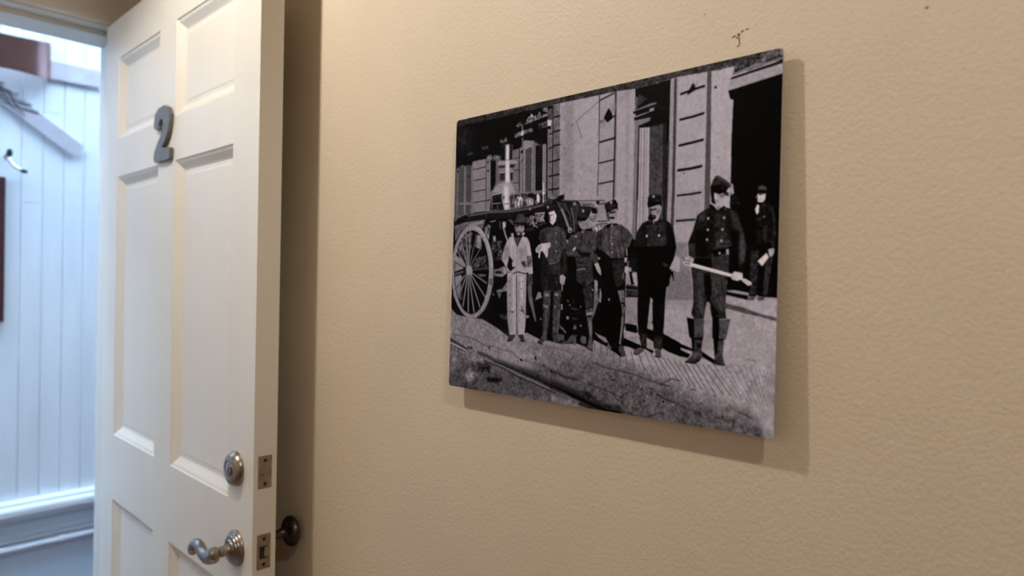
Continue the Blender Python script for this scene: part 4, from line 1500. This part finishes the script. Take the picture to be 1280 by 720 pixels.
P 12 1.5 4 0 1381 597 1400 624 1398 690 1387 732 1376 732 1381 660
L 45 2 0 2.5 1358 588 1377 597
L 42 2 0 2.4 1364 542 1382 546
P 50 2.4 15 0 1395 547 1405 547 1404 574 1395 571
P 46 1.9 14 0 1419 542 1429 542 1428 592 1419 592
P 210 1 4 0 1378 630 1405 606 1412 619 1392 646
P 172 1 5 0 1410 595 1428 593 1427 611 1418 619 1412 613
P 80 1.2 10 0 1346 740 1372 735 1372 747 1353 749
P 80 1.2 10 0 1378 740 1402 736 1400 746 1383 749
P 150 1.5 4 0 1375 734 1382 732 1384 738 1378 740
L 26 2.4 0 4.2 1420 707 1419 737
P 30 1.3 4 0 1284 426 1304 426 1319 452 1311 458 1304 446 1291 462 1283 462
L 60 1.5 0 2.5 1307 448 1317 454
P 162 1 4 0 1282 389 1292 390 1297 420 1290 425 1282 403
L 60 1.3 0 1.6 1284 389 1287 404
P 46 1.1 8 0 1169 612 1285 609 1287 666 1280 710 1278 765 1241 767 1231 710 1215 767 1168 769 1164 692 1156 653
P 70 4.8 8 0 1178 666 1202 666 1206 768 1185 768
P 68 3.9 8 0 1223 668 1270 676 1284 700 1276 753 1266 766 1255 729 1246 766 1234 710
P 58 3.1 8 0 1228 613 1285 610 1286 663 1233 657
P 12 2.1 4 0 1202 668 1223 673 1239 760 1212 768
P 10 2.7 4 0 1169 618 1225 619 1229 657 1163 637
L 24 2.3 0 2.6 1260 685 1272 735
L 150 1.5 0 1.9 1279 691 1284 703
P 12 1.3 4 0 1284 682 1336 687 1355 717 1281 719
P 32 1 7 0 1173 481 1197 466 1217 458 1238 468 1265 458 1285 465 1311 482 1318 507 1329 538 1336 566 1341 587 1337 630 1332 669 1316 666 1318 614 1297 583 1288 592 1231 595 1228 616 1169 620 1148 608 1143 569 1153 544 1161 525
P 46 5.2 9 0 1238 475 1273 480 1280 561 1294 580 1241 585 1234 522
P 48 5.3 9 0 1180 481 1207 470 1208 502 1184 519 1171 545
P 72 5 8 0 1318 513 1331 544 1340 587 1335 627 1322 636 1317 587 1319 550
P 58 5.1 6 0 1285 471 1308 482 1318 513 1316 556 1299 525
P 14 5.1 4 0 1283 524 1313 537 1318 611 1301 583
P 70 3.1 8 0 1244 566 1287 566 1295 583 1241 589
L 18 2.1 0 2.6 1233 474 1227 553
L 20 2.6 0 2.9 1278 483 1287 561
L 14 5.4 0 3.4 1185 532 1183 590 1169 609
L 14 2.1 0 3.2 1254 576 1287 575
P 58 2.7 10 0 1145 573 1170 573 1172 617 1148 611
P 14 8 5 0 1168 525 1209 533 1215 616 1172 609
P 10 1.6 4 0 1226 594 1275 589 1277 607 1233 614
P 10 1 4 0 1215 447 1224 450 1245 470 1265 456 1268 463 1247 475 1217 459
P 135 1 4 0 1236 459 1251 455 1248 469 1243 469
P 179 1 4 0 1264 420 1282 428 1284 465 1271 461 1264 451
P 168 1 5 0 1229 414 1247 417 1264 414 1265 439 1252 453 1236 450 1230 440
P 28 1.6 4 0 1219 411 1230 415 1232 434 1238 451 1222 444
L 70 1 0 2 1236 441 1247 442
P 105 2.1 4 0 1247 421 1264 418 1264 430 1250 429
L 110 1 0 2 1231 415 1234 432
P 206 1.3 4 0 1232 419 1237 421 1239 432 1233 431
P 60 1.8 10 0 1262 414 1270 411 1280 418 1280 428 1265 424
P 50 1 5 0 1217 392 1225 373 1233 361 1242 360 1266 374 1280 386 1288 397 1280 401 1263 395 1249 391 1220 407
P 13 1.3 4 0 1218 391 1249 388 1280 400 1268 415 1247 419 1231 412 1223 427 1218 410
L 84 2.6 0 4.5 1239 364 1262 377 1281 390
L 30 1.3 0 1.6 1229 372 1256 387 1280 401
L 90 1.6 0 2.3 1256 399 1263 402
D 172 0.8 0 4 1212 493
D 172 0.8 0 3.9 1266 494
D 172 0.8 0 4 1212 529
D 172 0.8 0 3.9 1262 530
D 172 0.8 0 4 1210 560
D 172 0.8 0 3.9 1259 565
D 165 0.8 0 3.9 1254 604
D 120 0.8 0 2.3 1270 467
P 166 1.1 4 0 1077 651 1097 611 1106 610 1117 622 1116 660 1105 664
L 80 1.1 0 1.4 1077 652 1105 664
P 168 1.1 10 0 1125 616 1148 611 1165 625 1156 643 1134 643 1124 631
L 35 1.4 0 2.8 1127 614 1130 627
L 60 1.4 0 1.7 1134 624 1152 628
L 60 1.4 0 1.7 1134 634 1152 636
P 202 0.8 4 0 1151 632 1164 635 1243 655 1298 669 1296 679 1229 663 1152 644
L 250 1.3 0 2 1163 637 1243 658 1295 672
P 191 0.7 4 0 1321 681 1343 684 1362 695 1360 702 1349 704 1338 696
P 202 1 5 0 1295 670 1306 661 1331 666 1333 684 1314 690 1296 685
L 110 1.3 0 1.6 1301 672 1299 685
L 115 1.3 0 1.6 1311 677 1308 688
P 150 0.8 5 0 1215 755 1225 759 1233 798 1239 905 1205 914 1206 809
P 44 1.1 8 0 1167 734 1214 733 1214 758 1206 811 1174 814 1161 797 1169 756
P 46 1 8 0 1226 732 1275 731 1279 784 1282 806 1260 810 1233 801 1227 777
P 74 5.3 8 0 1186 737 1207 736 1205 777 1199 806 1174 788
P 74 5.2 8 0 1245 741 1272 735 1278 781 1260 785
P 12 2.6 4 0 1227 754 1239 773 1260 794 1233 803
L 15 2.1 0 3 1180 775 1199 806
L 18 2.1 0 2.6 1255 744 1273 778
P 60 1.1 9 0 1146 809 1160 811 1206 812 1206 869 1201 901 1201 937 1193 945 1178 955 1144 953 1167 930 1171 910 1164 875 1157 871
P 10 1.9 4 0 1146 808 1171 815 1176 865 1174 875 1157 871
P 80 4 9 0 1173 817 1206 814 1204 863 1174 873
P 12 1.6 4 0 1164 874 1204 871 1203 876 1176 879 1175 916 1169 917
P 30 2.7 4 0 1183 887 1201 889 1199 905 1180 900
P 95 5.4 8 0 1170 921 1184 915 1195 927 1174 942
L 10 1.3 0 3.7 1145 952 1178 954 1194 943
P 62 1 9 0 1235 798 1257 805 1294 808 1282 870 1275 872 1273 921 1280 949 1257 951 1245 929 1240 870 1235 865
P 8 1.8 4 0 1235 798 1258 804 1259 866 1255 910 1250 927 1240 870
P 84 3.8 9 0 1260 810 1294 810 1282 867 1262 869
L 150 1.5 0 2.6 1260 811 1290 808
L 130 1.5 0 2.6 1262 863 1264 872
P 12 1.5 4 0 1243 868 1279 871 1275 875 1249 876
P 85 5.2 8 0 1259 881 1272 881 1272 921 1260 922
L 10 1.3 0 3.9 1247 936 1257 950 1279 951
"""
def paint_print(text, W=1440, H=1152):
    rng=np.random.default_rng(7)
    def blur1(a,r):
        r=int(round(r))
        if r<1: return a
        for ax in (0,1):
            p=np.pad(a,[(r+1,r) if i==ax else (0,0) for i in (0,1)],mode='edge'); c=np.cumsum(p,ax,dtype=np.float32)
            n=2*r+1
            a=(np.take(c,range(n,c.shape[ax]),ax)-np.take(c,range(0,c.shape[ax]-n),ax))/n
        return a
    def noise(r):
        a=blur1(blur1(rng.standard_normal((H,W)).astype(np.float32),r),r); return a/a.std()
    grain=.45*noise(1)+.55*noise(3)+.45*noise(8)
    img=np.full((H,W),150.,np.float32)
    def mask_poly(pts,x0,y0,w,h):
        # scanline even-odd fill
        m=np.zeros((h,w+1),np.int32)
        P=np.array(pts,float); Q=np.roll(P,-1,0)
        for (xa,ya),(xb,yb) in zip(P,Q):
            if ya==yb: continue
            if ya>yb: xa,ya,xb,yb=xb,yb,xa,ya
            r0=max(int(np.ceil(ya-.5)),y0); r1=min(int(np.ceil(yb-.5)),y0+h)
            if r1<=r0: continue
            ys=np.arange(r0,r1); xs=xa+(ys+.5-ya)*(xb-xa)/(yb-ya)
            ix=np.clip(np.ceil(xs-.5).astype(int)-x0,0,w)
            np.add.at(m,(ys-y0,ix),1)
        return (np.cumsum(m,1)[:,:w]%2).astype(np.float32)
    for line in text.split('\n'):
        t=line.split()
        if not t: continue
        k=t[0]; v,soft,n,w=map(float,t[1:5]); c=list(map(int,t[5:])); pts=list(zip(c[::2],c[1::2]))
        pad=int(soft*3+w+3)
        xs=[p[0] for p in pts]; ys=[p[1] for p in pts]
        x0=max(min(xs)-pad,0);x1=min(max(xs)+pad,W);y0=max(min(ys)-pad,0);y1=min(max(ys)+pad,H)
        if x1<=x0 or y1<=y0: continue
        bw,bh=x1-x0,y1-y0
        if k=='P': m=mask_poly(pts,x0,y0,bw,bh)
        else:
            Y,X=np.mgrid[y0:y1,x0:x1].astype(np.float32)+.5; X=X; d=np.full((bh,bw),1e9,np.float32)
            if len(pts)==1: d=np.hypot(X-pts[0][0],Y-pts[0][1]); rad=w
            else:
                rad=w/2
                for a,b in zip(pts[:-1],pts[1:]):
                    ax,ay=a;dx,dy=b[0]-ax,b[1]-ay;l=dx*dx+dy*dy+1e-6
                    s=np.clip(((X-ax)*dx+(Y-ay)*dy)/l,0,1); d=np.minimum(d,np.hypot(X-ax-s*dx,Y-ay-s*dy))
            m=np.clip(rad-d+.5,0,1)
        if soft>=.75: m=blur1(blur1(m,soft/1.3),soft/1.3)
        val=v+(n*grain[y0:y1,x0:x1] if n else 0)
        img[y0:y1,x0:x1]+=(val-img[y0:y1,x0:x1])*m
    img+=2.2*noise(2)
    return np.clip(img,0,255)

img = paint_print(PRINT)
img = (img[::2, ::2] + img[1::2, ::2] + img[::2, 1::2] + img[1::2, 1::2]) / 4.0
NH, NW = img.shape
uu = (np.arange(NW) + 0.5) / NW; vv = (np.arange(NH) + 0.5) / NH
falloff_gain = 0.62 + 0.62 * uu[None, :] + 0.0 * vv[:, None]  # print colours brightened towards the right to offset the lamp falloff
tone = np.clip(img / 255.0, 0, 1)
tone = np.clip(tone - 0.042, 0, 1) ** 2.2 * 1.33 * falloff_gain
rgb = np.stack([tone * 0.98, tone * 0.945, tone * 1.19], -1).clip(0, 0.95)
uu[0], uu[-1], vv[0], vv[-1] = 0.0, 1.0, 0.0, 1.0
U, V = np.meshgrid(uu, vv)
c_, s_ = math.cos(PT), math.sin(PT)
w0 = (0.5 - U) * PWD; v0 = (0.5 - V) * PHT
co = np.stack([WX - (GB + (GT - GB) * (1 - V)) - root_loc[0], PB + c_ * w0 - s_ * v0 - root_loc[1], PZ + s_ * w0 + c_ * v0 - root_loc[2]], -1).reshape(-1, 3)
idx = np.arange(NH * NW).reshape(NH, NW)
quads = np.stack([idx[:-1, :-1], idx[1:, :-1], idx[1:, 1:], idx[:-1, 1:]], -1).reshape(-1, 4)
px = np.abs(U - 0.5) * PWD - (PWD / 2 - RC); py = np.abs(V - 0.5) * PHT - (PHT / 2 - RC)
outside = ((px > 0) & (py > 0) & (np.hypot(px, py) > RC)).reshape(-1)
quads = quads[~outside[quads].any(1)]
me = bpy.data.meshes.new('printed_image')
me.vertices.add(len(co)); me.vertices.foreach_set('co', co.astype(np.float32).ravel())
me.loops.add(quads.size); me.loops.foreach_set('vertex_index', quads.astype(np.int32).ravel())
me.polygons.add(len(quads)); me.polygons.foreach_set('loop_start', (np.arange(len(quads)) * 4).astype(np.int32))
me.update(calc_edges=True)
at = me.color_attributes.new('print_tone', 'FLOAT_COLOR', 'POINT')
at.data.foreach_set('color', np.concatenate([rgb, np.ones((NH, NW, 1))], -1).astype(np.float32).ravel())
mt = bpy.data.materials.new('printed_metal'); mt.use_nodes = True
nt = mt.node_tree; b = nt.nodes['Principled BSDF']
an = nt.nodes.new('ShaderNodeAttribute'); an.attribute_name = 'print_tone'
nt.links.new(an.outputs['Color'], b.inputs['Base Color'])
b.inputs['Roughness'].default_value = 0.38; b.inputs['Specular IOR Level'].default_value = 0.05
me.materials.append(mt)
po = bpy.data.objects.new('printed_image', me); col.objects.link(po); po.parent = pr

# ---------------------------------------------------------------- outside the doorway
wall_out = box_obj('wall_outside', (-1.6, 2.6, BY + 0.02, BY + 0.14, 0, 3.4), M['white_dull'], kind='structure')
floor_out = box_obj('floor_outside', (-1.6, 2.6, FY + FT, BY + 0.02, -0.1, -0.002), M['deck'], kind='structure')
BW = 0.0760
ZL = EYE - 0.975
def board(x0, z0, z1):
    g, d = 0.0036, 0.0038
    bm = bmesh.new()
    sec = [(x0 + 0.0005, BY + 0.0199), (x0 + 0.0005, BY + d), (x0 + g, BY), (x0 + BW - g, BY), (x0 + BW - 0.0005, BY + d), (x0 + BW - 0.0005, BY + 0.0199)]
    A = [bm.verts.new((x, y, z0)) for x, y in sec]; B = [bm.verts.new((x, y, z1)) for x, y in sec]
    bm.faces.new(A); bm.faces.new(B[::-1])
    for k in range(6): bm.faces.new((A[k], A[(k + 1) % 6], B[(k + 1) % 6], B[k]))
    link('board', bm, M['white'], wall_out)
JOINT = {1: EYE + 0.677, 0: EYE + 0.29, -1: EYE - 0.803, 3: EYE + 1.4, -4: EYE + 0.1, 6: EYE - 0.3}
for k in range(-24, 20):
    x0 = 0.690 + k * BW
    if k in JOINT:
        board(x0, ZL, JOINT[k] - 0.0006); board(x0, JOINT[k] + 0.0006, 3.4)
    else:
        board(x0, ZL, 3.4)
# moulded chair rail above a flat wainscot
bm = bmesh.new()
sec = [(0.0, -0.952), (-0.030, -0.954), (-0.034, -0.960), (-0.034, -0.968), (-0.046, -0.975), (-0.050, -0.985), (-0.050, -1.005), (-0.040, -1.018), (-0.030, -1.022), (-0.022, -1.036), (0.0, -1.038)]
A = [bm.verts.new((-1.6, BY + y, EYE + z)) for y, z in sec]; B = [bm.verts.new((2.6, BY + y, EYE + z)) for y, z in sec]
bm.faces.new(A); bm.faces.new(B[::-1])
for k in range(len(A)): bm.faces.new((A[k], A[(k + 1) % len(A)], B[(k + 1) % len(A)], B[k]))
o = link('trim_8', bm, M['white_rail']); o['kind'] = 'structure'
box_obj('trim_9', (-1.6, 2.6, BY - 0.004, BY + 0.0195, 0.0, EYE - 1.037), M['white_dull'], kind='structure')
box_obj('trim_10', (-1.6, 2.6, BY - 0.016, BY - 0.004, EYE - 1.108, EYE - 1.092), M['white_dull'], kind='structure', bev=0.003)
def conduit(name, z, r, label, clamps):
    t = thing(name, label, 'pipe', (-1.6, BY - 0.005, z))
    bm = bmesh.new(); lathe(bm, [(r, 0), (r, 4.2)], (0, -r - 0.001, 0), (1, 0, 0), 16); link('tube', bm, M['pipe'], t, True)
    for x in clamps:
        bm = bmesh.new(); lathe(bm, [(r + 0.004, 0), (r + 0.004, 0.026)], (x + 1.6, -r - 0.001, 0), (1, 0, 0), 16)
        box(bm, x + 1.6, x + 1.626, -0.006, 0.0005, -r - 0.034, -r + 0.002); link('clamp', bm, M['pipe'], t, True)
conduit('conduit', EYE - 1.148, 0.0135, 'thicker pale painted pipe along the low outside wall, with clamp', (0.835, -0.2, 1.9))
conduit('conduit', EYE - 1.118, 0.006, 'thin pale painted pipe just above the thicker one', ())

# copper and steel ornament on the boards
orn = thing('metal_ornament', 'copper curved band with pale flat metal strips hung on the white boards', 'ornament', (0.62, BY, EYE + 0.80))
bm = bmesh.new(); A = []
for k in range(33):
    a = math.pi * k / 32; x = 0.168 * math.cos(a); y = -0.004 - 0.085 * max(math.sin(a), 0.0)
    A.append((x, y))
for (x, y) in [(p[0] * .985, p[1] * .95) for p in A[::-1]]: A.append((x, y))
lo = [bm.verts.new((x, y, 0.006 * (1 - (x / .17) ** 2))) for x, y in A]; hi = [bm.verts.new((x, y, 0.164 - 0.022 * (1 - (x / .17) ** 2))) for x, y in A]
n = len(A)
for k in range(n): bm.faces.new((lo[k], lo[(k + 1) % n], hi[(k + 1) % n], hi[k]))
h = n // 2
for k in range(h - 1):
    bm.faces.new((lo[k], lo[n - 1 - k], lo[n - 2 - k], lo[k + 1])); bm.faces.new((hi[k], hi[k + 1], hi[n - 2 - k], hi[n - 1 - k]))
o = link('copper_band', bm, M['copper'], orn, True); o['label'] = 'brown copper band'
bm = bmesh.new(); box(bm, 0.150, 0.360, -0.014, -0.008, 0.018, 0.096, bev=0.001); o = link('flat_strip', bm, M['steel'], orn); o['label'] = 'pale level metal strip'
# the slanting strip and its wire lattice
dg = thing('slanting_strip', 'pale flat metal strip slanting down below the copper band', 'ornament', (0.62, BY, EYE + 0.70))
def slab(bm, p0, p1, wid, y0, y1):
    d = Vector((p1[0] - p0[0], 0, p1[1] - p0[1])).normalized(); nrm = Vector((-d.z, 0, d.x)) * wid / 2
    q = [Vector((p0[0], 0, p0[1])) + nrm, Vector((p1[0], 0, p1[1])) + nrm, Vector((p1[0], 0, p1[1])) - nrm, Vector((p0[0], 0, p0[1])) - nrm]
    prism(bm, [(v.x, v.z) for v in q], y0, y1)
bm = bmesh.new(); slab(bm, (-0.10, 0.085), (0.277, -0.176), 0.062, -0.020, -0.014); link('strip', bm, M['steel'], dg)
for k in range(6):
    t = k / 5; x = -0.06 + 0.12 * t; z = 0.085 - 0.26 / .377 * (x + .10)
    bm = bmesh.new(); sweep(bm, [(x - 0.055, -0.024, z + 0.012), (x + 0.065, -0.024, z + 0.002 - 0.01 * (k % 2))], [0.0032, 0.0032], (0, 0, 1), 8); link('wire', bm, M['wire'], dg)
for k in range(4):
    x = -0.06 + 0.035 * k; z = 0.085 - 0.26 / .377 * (x + .10)
    bm = bmesh.new(); sweep(bm, [(x - 0.02, -0.027, z + 0.04), (x + 0.03, -0.027, z - 0.045)], [0.003, 0.003], (1, 0, 0), 8); link('wire', bm, M['wire'], dg)

# coat hook
hk = thing('wall_hook', 'small chrome hook with black tips on the white boards', 'hook', (0.642, BY, EYE + 0.47))
bm = bmesh.new(); lathe(bm, [(0, 0), (0.013, 0), (0.012, 0.004), (0.006, 0.006), (0.005, 0.02), (0, 0.02)], (0, 0, 0), (0, -1, 0), 20); link('back_plate', bm, M['chrome'], hk, True)
bm = bmesh.new(); lathe(bm, [(0, 0), (0.008, 0.002), (0.011, 0.010), (0.011, 0.022), (0.007, 0.032), (0, 0.034)], (0.003, -0.020, -0.004), (0, -0.25, 1), 16); link('upper_tip', bm, M['black'], hk, True)
bm = bmesh.new(); p = spline([(0.002, -0.020, -0.004), (0.006, -0.026, -0.022), (0.018, -0.030, -0.040), (0.034, -0.032, -0.050), (0.046, -0.032, -0.055)], 4); sweep(bm, p, [0.0065] * len(p), (0, 1, 0), 10); link('arm', bm, M['chrome'], hk, True)
bm = bmesh.new(); p = [(0.040, -0.032, -0.053), (0.048, -0.032, -0.056), (0.058, -0.032, -0.058), (0.064, -0.032, -0.0585)]; sweep(bm, p, [0.0065, 0.0085, 0.008, 0.003], (0, 1, 0), 12); link('lower_tip', bm, M['black'], hk, True)

# dark framed picture whose right edge shows at the left of the doorway
fr = thing('framed_picture', 'dark red-brown framed picture below the hook, its right edge showing', 'picture', (0.434, BY, EYE - 0.206))
for nm, d in (('frame_side', (0.164, 0.200, -0.026, 0.0, 0.0, 0.588)), ('frame_side', (-0.200, -0.164, -0.026, 0.0, 0.0, 0.588)), ('frame_rail', (-0.164, 0.164, -0.026, 0.0, 0.552, 0.588)), ('frame_rail', (-0.164, 0.164, -0.026, 0.0, 0.0, 0.036))):
    box_obj(nm, d, M['frame'], fr, bev=0.003)
box_obj('picture_sheet', (-0.164, 0.164, -0.010, -0.004, 0.036, 0.552), M['paper'], fr)
